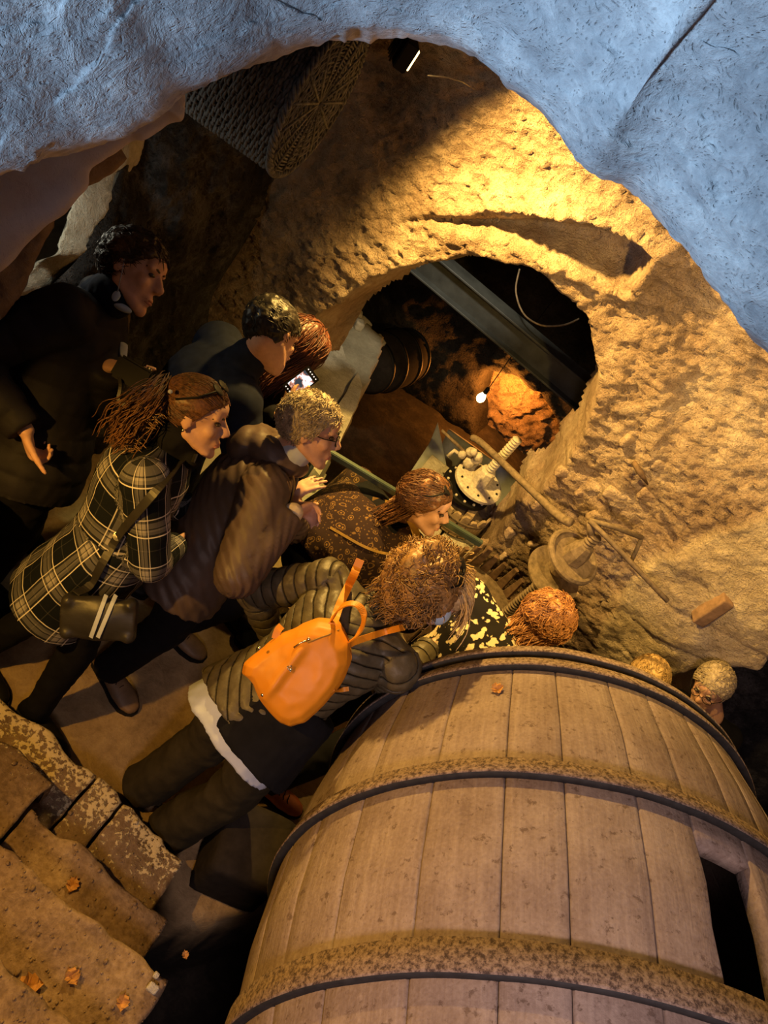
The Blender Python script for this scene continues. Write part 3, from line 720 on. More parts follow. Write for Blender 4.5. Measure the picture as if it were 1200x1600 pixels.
# the small hanging bulb
bulb = empty('bulb', BULB, 'small glowing bare bulb at the edge of the orange niche', 'lamp')
M['bulb'] = emit_mat('bulb_glow', (1.0, 0.72, 0.28), 14)
lathe('glass', [(0.0, -0.045), (0.02, -0.04), (0.034, -0.02), (0.036, 0.0), (0.026, 0.028), (0.014, 0.05)], BULB, (0, 0, 1), M['bulb'], bulb, 16, True)
lathe('socket', [(0.016, 0.05), (0.018, 0.055), (0.018, 0.10), (0.006, 0.115)], BULB, (0, 0, 1), M['black'], bulb, 12, True)
tube('wire', [BULB+Vector((0, 0, 0.11)), BULB+Vector((-0.03, 0.3, 0.6)), BULB+Vector((-0.05, 0.35, 1.4)), BULB+Vector((-0.05, 0.35, 2.1))], 0.004, M['black'], bulb)

# ------------------------------------------------------------------ pale stone slab and blocks on the ledge by the left jamb
def slab(name, px, z, thick, mat, parent=None, amp=0.012, seed=0, step=0.02):
    pts = [PZ(a, b, z) for a, b in px]; poly = [(p.x, p.y) for p in pts]
    bm = bmesh.new(); vt = [bm.verts.new((x, y, z)) for x, y in poly]; bm.faces.new(vt)
    bmesh.ops.triangulate(bm, faces=bm.faces[:])
    for _ in range(4):
        lg = [e for e in bm.edges if e.calc_length() > step*2.2]
        if not lg: break
        bmesh.ops.subdivide_edges(bm, edges=lg, cuts=1)
        bmesh.ops.triangulate(bm, faces=[f for f in bm.faces if len(f.verts) > 3])
    ret = bmesh.ops.extrude_face_region(bm, geom=bm.faces[:])
    low = [g for g in ret['geom'] if isinstance(g, bmesh.types.BMVert)]
    for v_ in low: v_.co.z -= thick
    for v_ in bm.verts:
        q = v_.co+Vector((seed, 0, 0)); top_ = v_.co.z > z-1e-4
        v_.co += Vector((mnoise.noise(q*6), mnoise.noise(q*6+Vector((5, 5, 5))), mnoise.noise(q*9) if top_ else 0))*amp
    return bm_out(bm, name, mat, parent, smooth=False)
ledge = empty('stone_ledge', PZ(530, 620, 0.1), 'pale grey cut stone slab with a long crack at the left foot of the arch', 'ledge')
slab('stone', [(462, 560), (480, 535), (500, 500), (515, 495), (528, 520), (541, 560), (556, 578), (538, 612), (520, 640), (470, 650), (440, 600)], 0.16, 0.17, M['pale_rock'], ledge, seed=1)
slab('stone', [(558, 580), (567, 603), (556, 640), (530, 690), (500, 745), (480, 720), (521, 644), (540, 614)], 0.15, 0.17, M['pale_rock'], ledge, seed=2)
for q_, (px_, s_) in enumerate([(((535, 500), 0.15), (0.13, 0.11, 0.12)), (((560, 493), 0.13), (0.06, 0.05, 0.05)), (((556, 513), 0.05), (0.22, 0.10, 0.10)), (((563, 507), 0.13), (0.07, 0.06, 0.07)), (((590, 537), 0.0), (0.10, 0.08, 0.08))]):
    c_ = PZ(px_[0][0], px_[0][1], px_[1])
    o = rock_block('stone', (c_.x, c_.y, px_[1]), s_, M['pale_rock'], rot=q_*0.7, amp=0.02, seed=q_+20, cuts=5, bev=0.015)
    tag(o, ['pale jagged rock at the head of the cut stone slab', 'small pale stone above the dark hollow by the left jamb', 'long tan stone curving down beside the cut stone slab', 'small pale pebble resting on the tan stone by the slab', 'pale stone lying alone at the rim of the pit'][q_], 'stone', 'loose stones by the left foot of the arch')
# dark barrel-like drum lying behind the ledge, inside the chamber
dr = empty('old_drum', P(600, 600, 5.0), 'dark ribbed drum lying in the shadow behind the pale slab', 'drum')
dA_, dB_ = Vector(P(560, 590, 5.3)), Vector(P(650, 565, 5.9))
lathe('drum_body', [(0.17, 0), (0.20, 0.02), (0.225, 0.2), (0.225, 0.4), (0.20, 0.58), (0.17, 0.6)], P(572, 572, 5.5), (dB_-dA_), M['dark_wood'], dr, 36, True)
for z_, r_ in ((0.05, 0.212), (0.2, 0.231), (0.4, 0.231), (0.55, 0.212)):
    lathe('drum_hoop', [(r_-0.01, z_-0.014), (r_, z_-0.012), (r_, z_+0.012), (r_-0.01, z_+0.014)], P(572, 572, 5.5), (dB_-dA_), M['black'], dr, 36, True)

# ------------------------------------------------------------------ glass edge rail that the visitors lean on
rA, rB = PZ(498, 697, 1.0), PZ(752, 850, 1.0)
rail = empty('railing', (rA.x, rA.y, 0.0), 'glass railing with a green metal top bar in front of the pit', 'railing')
M['green_metal'] = simple_mat('green_metal', (0.09, 0.13, 0.11), 0.35, 0.6, 0.6, 0.15, 10, 0)
rd = (rB-rA).normalized()
boxy('top_bar', (rA+rB)/2, rd, Vector((0, 0, 1)).cross(rd), Vector((0, 0, 1)), 0.022, 0.03, (rB-rA).length, M['green_metal'], rail, 0.003)
tg = NT('glass', 0.03, 0.5); tg.b.inputs['Transmission Weight'].default_value = 1.0; tg.b.inputs['IOR'].default_value = 1.05; tg.col((0.85, 0.95, 0.9)); M['glass'] = tg.m
gm = rA.lerp(rB, .285); gm.z = 0.55
boxy('glass_panel', gm, rd, Vector((0, 0, 1)).cross(rd), Vector((0, 0, 1)), 0.01, 0.86, (rB-rA).length*.53-0.04, M['glass'], rail, 0.002)
for f_ in (0.02, 0.55):
    q = rA.lerp(rB, f_); tube('post', [(q.x, q.y, 0.0), (q.x, q.y, 1.0)], 0.014, M['green_metal'], rail, 10)

# ------------------------------------------------------------------ screw press under the arch
s1 = PY(744, 758, 3.62)                                           # foot of the visible thread
def on_axis(c, v_): # point on the vertical axis through c seen at image row v_
    lo_, hi_ = -1.5, 2.5
    for _ in range(50):
        m_ = (lo_+hi_)/2; d_ = BAS.T @ np.array([c.x, c.y, m_-CAM_H]); vv = 800+1200*d_[1]/d_[2]
        if vv > v_: lo_ = m_
        else: hi_ = m_
    return Vector((c.x, c.y, lo_))
p1t = on_axis(s1, 686); p1w = on_axis(s1, 752); PB = -0.90; PT = 0.0
press = empty('screw_press', (s1.x, s1.y, PT), 'whitewashed screw press with a round iron plate standing in the pit under the arch', 'press')
zpl = p1w.z
thread_screw('screw', (s1.x, s1.y, PT+0.02), p1t, 0.031, 0.021, 0.008, M['pale_iron'], press)
lathe('plate', [(0.03, 0.0), (0.145, 0.0), (0.155, 0.006), (0.155, 0.024), (0.145, 0.03), (0.05, 0.034), (0.03, 0.034)], (s1.x, s1.y, zpl-0.03), (0, 0, 1), M['pale_iron'], press, 48)
lathe('nut', [(0.034, 0.0), (0.062, 0.0), (0.058, 0.05), (0.05, 0.10), (0.034, 0.11)], (s1.x, s1.y, zpl), (0, 0, 1), M['pale_iron'], press, 8)
for k in range(10):
    a = 2*PI*k/10
    lathe('bolt', [(0.007, 0), (0.007, 0.008), (0.003, 0.011)], (s1.x+0.125*math.cos(a), s1.y+0.125*math.sin(a), zpl), (0, 0, 1), M['black'], press, 6)
lathe('lower_plate', [(0.03, 0.0), (0.15, 0.0), (0.16, 0.01), (0.16, 0.03), (0.15, 0.036), (0.03, 0.036)], (s1.x-0.03, s1.y-0.01, zpl-0.11), (0, 0, 1), M['black'], press, 48)
for k in range(14):
    a = 2*PI*k/14
    lathe('rivet', [(0.009, 0), (0.009, 0.006), (0.004, 0.01)], (s1.x-0.03+0.14*math.cos(a), s1.y-0.01+0.14*math.sin(a), zpl-0.074), (0, 0, 1), M['pale_iron'], press, 6)
# ratchet head on the left of the plate
rh = s1+Vector((-0.12, 0.03, zpl-s1.z+0.04))
for q_, (dx, dy, dz, r_) in enumerate([(0, 0, 0.0, .035), (-.03, .02, .05, .03), (.02, -.01, .08, .026), (-.06, -.01, .02, .025), (.03, .03, .03, .03), (-.02, -.03, .10, .022)]):
    lathe('pawl' if q_ else 'ratchet_head', [(r_*0.6, -r_), (r_, -r_*0.4), (r_*0.95, r_*0.5), (r_*0.4, r_)], rh+Vector((dx, dy, dz)), (0.4*math.sin(q_*2), 0.3, 1), M['pale_iron'], press, 9, True)
tube('pawl_arm', [rh+Vector((0, 0, 0.03)), P(690, 672, 4.5)], [0.012, 0.009], M['iron'], press, 7)
tube('lug', [rh+Vector((-0.07, 0, 0)), rh+Vector((-0.11, 0.0, 0.0)), rh+Vector((-0.12, -0.02, -0.05))], 0.012, M['pale_iron'], press, 7)
# slatted cage of the press
nsl = 20; cg = Vector((s1.x+0.02, s1.y-0.01, PT+0.01)); ctop = zpl-0.125
for k in range(nsl):
    a = 2*PI*k/nsl; r_ = 0.185; q = Vector((cg.x+r_*math.cos(a), cg.y+r_*math.sin(a), 0))
    board('slat', (q.x, q.y, cg.z), (q.x, q.y, ctop+0.015*math.sin(k*2.1)), 0.052, 0.018, M['pale_wood'], press, wdir=(-math.sin(a), math.cos(a), 0), round_top=True)
for z_ in (cg.z+0.03, ctop-0.05):
    lathe('cage_hoop', [(0.196, -0.008), (0.201, -0.008), (0.201, 0.008), (0.196, 0.008)], (cg.x, cg.y, z_), (0, 0, 1), M['iron'], press, 36, True)
for dx in (-0.05, 0.05):
    board('press_block', (s1.x+dx*1.6-0.0, s1.y-0.15, zpl-0.145), (s1.x+dx*1.6, s1.y+0.15, zpl-0.145), 0.05, 0.05, M['pale_wood'], press)
# pale square bed stone with a raised rim and channel
bx, by = s1.x+0.02, s1.y-0.02
bed = empty('press_bed', (bx, by, -0.95), 'pale stone press bed with cut blocks and dark joints under the screw press', 'stone bed')
for q_, (x0, x1, y0, y1, z1) in enumerate([(-.34, -.09, -.62, -.36, -.05), (-.08, .17, -.62, -.36, -.03), (.18, .40, -.62, -.36, -.04), (-.34, .0, -.35, -.12, -.015), (.01, .40, -.35, -.12, -.01), (-.34, .0, -.11, .34, 0.0), (.01, .40, -.11, .34, 0.0)]):
    rock_block('stone', (bx+(x0+x1)/2, by+(y0+y1)/2, (z1-.95)/2), (x1-x0, y1-y0, z1+.95), M['pale_rock'], amp=0.006, parent=bed, seed=q_+40, cuts=6, bev=0.012)
# grey sheet leaning at the back left of the press
def sheet_patch(name, corners, n_, m_, mat, amp, thick, parent=None, freq=5):
    A, B, C_, D_ = [np.array(c) for c in corners]
    u_, v_ = np.meshgrid(np.linspace(0, 1, n_), np.linspace(0, 1, m_), indexing='ij')
    Q = (A*((1-u_)*(1-v_))[..., None]+B*(u_*(1-v_))[..., None]+C_*(u_*v_)[..., None]+D_*((1-u_)*v_)[..., None])
    nrm = np.cross(B-A, D_-A); nrm /= np.linalg.norm(nrm)
    Q = Q+nrm*(amp*fbm(Q, freq, 3))[..., None]
    bm = bmesh.new(); g0 = [[bm.verts.new(Q[i, j]) for j in range(m_)] for i in range(n_)]; g1 = [[bm.verts.new(Q[i, j]+nrm*thick) for j in range(m_)] for i in range(n_)]
    for i in range(n_-1):
        for j in range(m_-1):
            bm.faces.new([g0[i][j], g0[i+1][j], g0[i+1][j+1], g0[i][j+1]]); bm.faces.new([g1[i][j], g1[i][j+1], g1[i+1][j+1], g1[i+1][j]])
    for i in range(n_-1):
        for j in (0, m_-1): bm.faces.new([g0[i][j], g0[i+1][j], g1[i+1][j], g1[i][j]])
    for j in range(m_-1):
        for i in (0, n_-1): bm.faces.new([g0[i][j], g0[i][j+1], g1[i][j+1], g1[i][j]])
    return bm_out(bm, name, mat, parent, smooth=True)
tag(sheet_patch('pale_sheet', [P(636, 746, 5.05), P(672, 690, 5.0), P(684, 660, 5.0), P(684, 664, 5.02)][:3]+[P(700, 742, 5.0)], 10, 10, M['sheet'], 0.02, 0.012), 'torn pale grey sheet leaning against the back left of the press', 'sheet')
tag(sheet_patch('press_backboard', [P(700, 672, 5.25), P(836, 768, 5.15), P(786, 850, 5.3), P(668, 745, 5.4)], 14, 14, M['sheet'], 0.01, 0.05, None), 'broad pale grey board behind the iron plate of the press', 'board')
M['press_wood2'] = M['old_wood']

# long handle bar leaning between the two presses
hb = [P(738, 684, 4.15), P(760, 699, 4.05), P(866, 800, 3.55), P(893, 816, 3.46)]
ob = tube('lever_bar', crom(hb, 4), [0.020]*4+[0.019]*4+[0.022]*4+[0.018], M['iron'], None, 8)
tag(ob, 'long rusty lever bar leaning from the rear press to the front press', 'bar')

# ------------------------------------------------------------------ front press by the rubble wall
s2 = PY(835, 920, 2.72)
top2 = on_axis(s2, 838); pl2 = on_axis(s2, 872); lo2 = on_axis(s2, 893)
press2 = empty('basket_press', (s2.x, s2.y, PB), 'brown slatted basket press with a long bare screw at the rubble wall', 'press')
thread_screw('screw', (s2.x, s2.y, PB+0.15), top2, 0.029, 0.019, 0.007, M['iron'], press2)
lathe('ring_plate', [(0.10, 0.0), (0.125, 0.0), (0.135, 0.008), (0.135, 0.02), (0.125, 0.03), (0.115, 0.03), (0.108, 0.015), (0.04, 0.012), (0.032, 0.0)], (s2.x, s2.y, pl2.z), (0.1, -0.12, 1), M['iron'], press2, 44)
lathe('nut', [(0.03, 0.0), (0.06, 0.0), (0.055, 0.05), (0.036, 0.10), (0.03, 0.105)], (s2.x, s2.y, pl2.z+0.012), (0.05, -0.05, 1), M['iron'], press2, 8)
lathe('lower_plate', [(0.03, 0.0), (0.06, 0.0), (0.14, 0.035), (0.14, 0.045), (0.06, 0.05), (0.03, 0.06)], (s2.x, s2.y, lo2.z-0.05), (0.1, -0.15, 1), M['iron'], press2, 44)
lathe('collar', [(0.031, 0.0), (0.05, 0.0), (0.05, 0.03), (0.031, 0.035)], (s2.x, s2.y, lo2.z+0.02), (0, 0, 1), M['iron'], press2, 16)
cg2 = Vector((s2.x-0.14, s2.y+0.06, 0)); nsl = 26; ct2 = 0.46
for k in range(nsl):
    a = 2*PI*k/nsl; r_ = 0.25; q = Vector((cg2.x+r_*math.cos(a), cg2.y+r_*math.sin(a), 0))
    board('slat', (q.x, q.y, PB+0.12), (q.x, q.y, ct2+0.02*math.sin(k*1.7)), 0.050, 0.02, M['old_wood'], press2, wdir=(-math.sin(a), math.cos(a), 0), round_top=True)
for z_ in (-0.5, 0.0, 0.3):
    lathe('cage_hoop', [(0.262, -0.016), (0.268, -0.016), (0.268, 0.016), (0.262, 0.016)], (cg2.x, cg2.y, z_), (0, 0, 1), M['iron'], press2, 40, True)
rock_block('base_stone', (cg2.x+0.05, cg2.y, PB-0.03), (0.85, 0.62, 0.3), M['floor_rock'], amp=0.02, parent=press2, cuts=6)
# ratchet handle above the front press
h0 = P(922, 815, 3.28)
tube('handle_bar', crom([P(921, 813, 3.26), P(960, 852, 3.24), P(1043, 939, 3.28)], 5), 0.0115, M['iron'], press2, 8)
tube('handle_link', [P(921, 813, 3.27), P(962, 824, 3.3), P(1003, 840, 3.33)], 0.012, M['iron'], press2, 7)
tube('handle_end', [P(1003, 840, 3.33), P(995, 858, 3.36), P(985, 880, 3.38)], 0.010, M['iron'], press2, 7)
tube('handle_stem', [top2-Vector((0, 0, 0.03)), P(922, 815, 3.27)], 0.016, M['iron'], press2, 8)
tag(tube('broken_root', [PY(990, 722, 3.02), PY(1000, 738, 2.98), PY(1012, 757, 3.04)], [0.012, 0.015, 0.004], M['old_wood'], seg=6), 'short dark root stub poking out of the rubble wall', 'root')
# rubble stones set in the wall to the right of the arch
rubble = [((935, 812), .05), ((905, 770), .035), ((960, 775), .045), ((1010, 775), .05), ((950, 735), .04), ((985, 690), .05), ((1030, 730), .045), ((880, 955), .05), ((868, 985), .045), ((905, 935), .04),
          ((890, 1005), .04), ((760, 850), .05), ((800, 835), .055), ((740, 880), .05), ((790, 870), .045), ((835, 850), .04), ((880, 740), .05), ((845, 790), .05)]
dgw = bpy.context.evaluated_depsgraph_get()
from mathutils.bvhtree import BVHTree
bvh = BVHTree.FromObject(wb, dgw)
O_ = Vector((0, 0, CAM_H))
rb_ = bvh.ray_cast(O_, Vector(ray(1112, 948)).normalized())[0]+Vector((0, .01, 0))
tag(rock_block('brick', (rb_.x, rb_.y, rb_.z), (0.06, 0.12, 0.20), simple_mat('brick_red', (0.26, 0.17, 0.115), 0.9, 0.1, 0, 0.3, 30, 0.003), rot=0.3, amp=0.008, cuts=5, bev=0.008), 'reddish brick set upright in the plaster beside the dark doorway', 'brick')
for q_, ((u_, v_), s_) in enumerate(rubble):
    hit = bvh.ray_cast(O_, Vector(ray(u_, v_)).normalized())
    if hit[0] is None: continue
    c_ = hit[0]
    rr = random.Random(q_); o = rock_block('stone', c_+Vector((0, 0.01, 0)), (s_*(1.3+rr.random()), s_*.9, s_*(.9+0.5*rr.random())), M['wall_rock'], rot=rr.random(), amp=0.02, seed=q_+60, cuts=4, bev=s_*0.35)
    o.parent = wb
# cut blocks at the ring of the arch
# leaf on the barrel and litter on the steps
def leaf(name, c, nrm, size, rot, label, mat='leaf'):
    x, y, d = frame_of(nrm); bm = bmesh.new(); n_ = 9; top_ = []; bot = []
    cs, sn = math.cos(rot), math.sin(rot); X_ = x*cs+y*sn; Y_ = y*cs-x*sn
    sp = [bm.verts.new(Vector(c)+X_*size*(i/n_-0.5)+d*(0.004+0.12*size*math.sin(i*1.1))) for i in range(n_+1)]
    for sg in (1, -1):
        ed = [bm.verts.new(Vector(c)+X_*size*(i/n_-0.5+0.05*(i % 2))+Y_*sg*size*0.33*math.sin(PI*i/n_)*(1+0.35*(i % 2))+d*(0.006+0.2*size*abs(math.sin(i*0.9+sg)))) for i in range(n_+1)]
        for i in range(n_): 
            f_ = [sp[i], sp[i+1], ed[i+1], ed[i]]; bm.faces.new(f_ if sg > 0 else f_[::-1])
    ret = bmesh.ops.extrude_face_region(bm, geom=bm.faces[:])
    for g in ret['geom']:
        if isinstance(g, bmesh.types.BMVert): g.co -= d*0.0008
    o = bm_out(bm, name, M[mat], None, smooth=False); return tag(o, label, 'leaf', 'dry leaves lying about')
q = bpt(0.335, rad(133), float(bprof(0.335)))
leaf('dry_leaf', q, (BU*math.sin(rad(133))+BP*math.cos(rad(133))), 0.045, 0.5, 'curled orange dry leaf lying on top of the huge barrel')
stair_objs = [c_ for c_ in stairs.children]
tv, tf = [], []
for so in stair_objs:
    b_ = len(tv); tv += [v_.co.copy() for v_ in so.data.vertices]; tf += [[b_+i for i in p.vertices] for p in so.data.polygons]
bvs = BVHTree.FromPolygons(tv, tf)
def on_stairs(u_, v_):
    h_ = bvs.ray_cast(O_, Vector(ray(u_, v_)).normalized()); return (h_[0], h_[1]) if h_[0] is not None else (PZ(u_, v_, 0.6), Vector((0, 0, 1)))
for (u_, v_, sz_, rt, lb) in [(190, 1567, .045, .4, 'bright orange dry leaf near the bottom of the steps'), (112, 1527, .05, 1.2, 'dull brown curled leaf below the second rough step edge'), (45, 1540, .07, 2.2, 'large crumpled brown leaf at the far left of the lowest visible step'), (112, 1384, .05, .2, 'pale dry leaf on the middle step among grit'), (288, 1493, .025, .9, 'tiny orange leaf at the right end of the steps')]:
    c_, n_ = on_stairs(u_, v_); leaf('dry_leaf', c_+Vector((0, 0, 0.004)), (0, 0, 1), sz_, rt, lb)
c_, n_ = on_stairs(237, 1545)
tag(rock_block('pebble', c_+Vector((0, 0, .01)), (.03, .025, .022), M['pale_rock'], amp=.005, cuts=4, bev=.006), 'white pebble near the right end of the lower steps', 'pebble')
c_, n_ = on_stairs(243, 1524)
tag(rock_block('pebble', c_+Vector((0, 0, .006)), (.016, .016, .014), M['pale_rock'], amp=.003, cuts=4, bev=.004, seed=3), 'smaller tan pebble just above the white pebble on the steps', 'pebble')
bm = bmesh.new(); rr = random.Random(11)
for _ in range(420):
    u_, v_ = rr.uniform(0, 300), rr.uniform(1180, 1600); h_ = bvs.ray_cast(O_, Vector(ray(u_, v_)).normalized())
    if h_[0] is None: continue
    s_ = rr.uniform(.0015, .005)*(2 if rr.random() < .06 else 1)
    r_ = bmesh.ops.create_icosphere(bm, subdivisions=1, radius=s_, matrix=Matrix.Translation(h_[0]+Vector((0, 0, s_*.4))) @ Matrix.Diagonal((1, rr.uniform(.6, 1.4), rr.uniform(.5, .9), 1)))
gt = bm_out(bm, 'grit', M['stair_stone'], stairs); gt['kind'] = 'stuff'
# ------------------------------------------------------------------ people
def CD(x, y, z):
    """a world direction from (picture right, picture down, away)"""
    return Vector(BAS @ np.array([x, y, z], float)).normalized()
class Blob:
    """closed primitives that a voxel remesh fuses into one continuous surface"""
    def __init__(s): s.bm = bmesh.new()
    def loft(s, secs, seg=20):
        rings = []
        for c, X_, Y_ in secs:
            rings.append([s.bm.verts.new(c+X_*math.cos(2*PI*k/seg)+Y_*math.sin(2*PI*k/seg)) for k in range(seg)])
        for A, B in zip(rings, rings[1:]):
            for k in range(seg): s.bm.faces.new([A[k], A[(k+1) % seg], B[(k+1) % seg], B[k]])
        s.bm.faces.new(rings[0][::-1]); s.bm.faces.new(rings[-1])
    def cap(s, a, b, ra, rb, seg=14, flat=1.0, xd=None):
        a, b = Vector(a), Vector(b); d = b-a; L = d.length
        if L < 1e-6: d = Vector((0, 0, 1)); L = 1e-6
        d.normalize()
        if xd is None: x, y, _ = frame_of(d)
        else:
            x = (Vector(xd)-d*Vector(xd).dot(d)).normalized(); y = d.cross(x)
        secs = []
        for t_ in (85, 60, 30): secs.append((a-d*ra*math.sin(rad(t_)), ra*math.cos(rad(t_))))
        for i in range(5): secs.append((a+d*L*i/4, ra+(rb-ra)*i/4))
        for t_ in (30, 60, 85): secs.append((b+d*rb*math.sin(rad(t_)), rb*math.cos(rad(t_))))
        s.loft([(c, x*r, y*r*flat) for c, r in secs], seg)
    def ell(s, c, r, X_=None, Y_=None, Z_=None):
        X_ = X_ or Vector((1, 0, 0)); Y_ = Y_ or Vector((0, 1, 0)); Z_ = Z_ or Vector((0, 0, 1))
        Mx = Matrix((X_*r[0], Y_*r[1], Z_*r[2])).transposed()
        ret = bmesh.ops.create_icosphere(s.bm, subdivisions=3, radius=1.0)
        for v_ in ret['verts']: v_.co = Vector(c)+Mx @ v_.co
    def build(s, name, mat, parent, voxel=0.01, smooth=4, disp=None, uv=None):
        bmesh.ops.recalc_face_normals(s.bm, faces=s.bm.faces)
        me = bpy.data.meshes.new('tmp'); s.bm.to_mesh(me); s.bm.free()
        o = bpy.data.objects.new('tmp', me); COL.objects.link(o)
        m_ = o.modifiers.new('r', 'REMESH'); m_.mode = 'VOXEL'; m_.voxel_size = voxel
        if smooth:
            m2 = o.modifiers.new('s', 'SMOOTH'); m2.iterations = smooth; m2.factor = 0.5
        dg = bpy.context.evaluated_depsgraph_get(); dg.update()
        me2 = bpy.data.meshes.new_from_object(o.evaluated_get(dg)); bpy.data.objects.remove(o); bpy.data.meshes.remove(me)
        me2.name = name
        if disp is not None or uv is not None:
            n_ = len(me2.vertices); co = np.zeros(n_*3); me2.vertices.foreach_get('co', co); co = co.reshape(-1, 3)
            no = np.zeros(n_*3); me2.vertices.foreach_get('normal', no); no = no.reshape(-1, 3)
            if uv is not None:
                uvv = uv(co)
                lv = np.zeros(len(me2.loops), int); me2.loops.foreach_get('vertex_index', lv)
                ul = me2.uv_layers.new(name='UVMap'); ul.data.foreach_set('uv', uvv[lv].astype(np.float32).reshape(-1))
            if disp is not None:
                co2 = co+no*disp(co, no)[:, None]; me2.vertices.foreach_set('co', co2.reshape(-1)); me2.update()
        return link_mesh(name, me2, mat, parent, True)
def ik(a, b, l1, l2, pole):
    a, b = Vector(a), Vector(b); d = b-a; L = d.length
    if L > (l1+l2)*0.995: b = a+d.normalized()*(l1+l2)*0.995; d = b-a; L = d.length
    L = max(L, abs(l1-l2)+0.02); x = (l1*l1-l2*l2+L*L)/(2*L); hgt = math.sqrt(max(0, l1*l1-x*x)); d = d.normalized()
    pl = Vector(pole); pl = (pl-d*pl.dot(d)).normalized()
    return a+d*x+pl*hgt, b
def bone_uv(bones):
    """cylindrical coordinates (around, along) about the nearest bone: keeps checks and quilting on the cloth"""
    def f(co):
        best = np.full(len(co), 1e9); U_ = np.zeros(len(co)); V_ = np.zeros(len(co)); I_ = np.zeros(len(co), int)
        for bi, (a, b, xd, rr, v0, du) in enumerate(bones):
            a = np.array(a); b = np.array(b); d = b-a; L = np.linalg.norm(d); d = d/L
            x = np.array(xd)-d*np.dot(xd, d); x /= np.linalg.norm(x); y = np.cross(d, x)
            w_ = co-a; t_ = w_@d; tc = np.clip(t_, 0, L); dist = np.linalg.norm(w_-tc[:, None]*d, axis=1)-rr
            ang = np.arctan2(w_@y, w_@x)
            m_ = dist < best; best[m_] = dist[m_]; U_[m_] = (ang*max(rr, 0.1)*1.15+du)[m_]; V_[m_] = (t_+v0)[m_]; I_[m_] = bi
        f.idx = I_
        return np.stack([U_, V_], 1)
    return f

M['skin'] = simple_mat('skin', (0.56, 0.33, 0.24), 0.55, 0.35, 0, 0.08, 60, 0.0006)
M['lip'] = simple_mat('lip', (0.42, 0.18, 0.15), 0.5, 0.3, 0, 0.1, 60, 0)
M['eye'] = simple_mat('eye', (0.04, 0.03, 0.028), 0.25, 0.5, 0, 0.1, 60, 0)
def hair_mat(name, c, hi, rough=0.45):
    t = NT(name, rough, 0.45); v = t.coords('Object'); n = t.noise(v, 120, 3, 0.6); n2 = t.noise(v, 14, 3, 0.6)
    t.col(t.ramp(t.math('ADD', t.math('MULTIPLY', n, .6), t.math('MULTIPLY', n2, .4)), [(0.38, c), (0.62, hi)])); t.bump([(n, .002, .6)]); return t.m
M['hair_dark'] = hair_mat('hair_dark', (0.018, 0.012, 0.009), (0.06, 0.035, 0.022))
M['hair_black'] = hair_mat('hair_black', (0.008, 0.007, 0.007), (0.03, 0.024, 0.02))
M['hair_brown'] = hair_mat('hair_brown', (0.05, 0.022, 0.011), (0.22, 0.10, 0.042))
M['hair_red'] = hair_mat('hair_red', (0.035, 0.010, 0.006), (0.12, 0.035, 0.016))
M['hair_curly'] = hair_mat('hair_curly', (0.10, 0.052, 0.02), (0.38, 0.22, 0.085))
M['hair_blonde'] = hair_mat('hair_blonde', (0.38, 0.25, 0.11), (0.68, 0.48, 0.24))
M['hair_grey'] = hair_mat('hair_grey', (0.24, 0.19, 0.13), (0.50, 0.42, 0.30), 0.6)
M['hair_auburn'] = hair_mat('hair_auburn', (0.22, 0.09, 0.03), (0.52, 0.25, 0.09))
M['navy'] = simple_mat('navy_cloth', (0.008, 0.012, 0.028), 0.85, 0.2, 0, 0.3, 30, 0.001)
M['navy_puffer'] = simple_mat('navy_puffer', (0.012, 0.011, 0.016), 0.7, 0.2, 0, 0.3, 14, 0.004)
M['brown_jacket'] = simple_mat('brown_jacket', (0.082, 0.056, 0.045), 0.5, 0.35, 0, 0.2, 10, 0.003)
M['jacket_lining'] = simple_mat('dark_lining', (0.014, 0.014, 0.02), 0.9, 0.1)
t = NT('olive_puffer', 0.5, 0.35); uvn = t.n('ShaderNodeUVMap').outputs[0]; sp = t.n('ShaderNodeSeparateXYZ', i_0=uvn)
fr = t.math('FRACT', sp.outputs[0]); pf = t.math('ABSOLUTE', t.math('SUBTRACT', fr, 0.5)); ln = t.ramp(pf, [(0.42, 1.0), (0.5, 0.0)])
n = t.noise(t.coords('Object'), 30, 4, .6)
t.col(t.mix(ln, (0.028, 0.023, 0.014), t.ramp(n, [(0.3, (0.055, 0.045, 0.027)), (0.7, (0.090, 0.074, 0.045))]))); t.bump([(ln, 0.006, 1.0), (n, 0.004, .6)]); M['olive_puffer'] = t.m
M['black_cloth'] = simple_mat('black_cloth', (0.006, 0.006, 0.008), 0.9, 0.15, 0, 0.3, 20, 0.001)
M['trouser_olive'] = simple_mat('dark_trousers', (0.030, 0.024, 0.013), 0.85, 0.2, 0, 0.3, 18, 0.002)
M['white_cloth'] = simple_mat('white_cloth', (0.40, 0.45, 0.58), 0.8, 0.2, 0, 0.06, 20, 0.001)
M['cream'] = simple_mat('cream_knit', (0.68, 0.58, 0.40), 0.85, 0.2, 0, 0.15, 60, 0.002)
M['brown_leather'] = simple_mat('brown_leather', (0.15, 0.095, 0.055), 0.55, 0.4, 0, 0.25, 25, 0.001)
M['red_leather'] = simple_mat('red_leather', (0.34, 0.095, 0.035), 0.4, 0.5, 0, 0.2, 25, 0.001)
M['orange_leather'] = simple_mat('orange_leather', (0.62, 0.235, 0.012), 0.5, 0.4, 0, 0.06, 9, 0.002)
M['chrome'] = simple_mat('chrome', (0.7, 0.68, 0.62), 0.25, 0.6, 1.0, 0.05, 10, 0)
M['mask'] = simple_mat('face_mask', (0.42, 0.56, 0.75), 0.8, 0.2, 0, 0.05, 30, 0.001)
M['mustard'] = simple_mat('mustard_trim', (0.36, 0.22, 0.055), 0.85, 0.2, 0, 0.2, 40, 0.001)
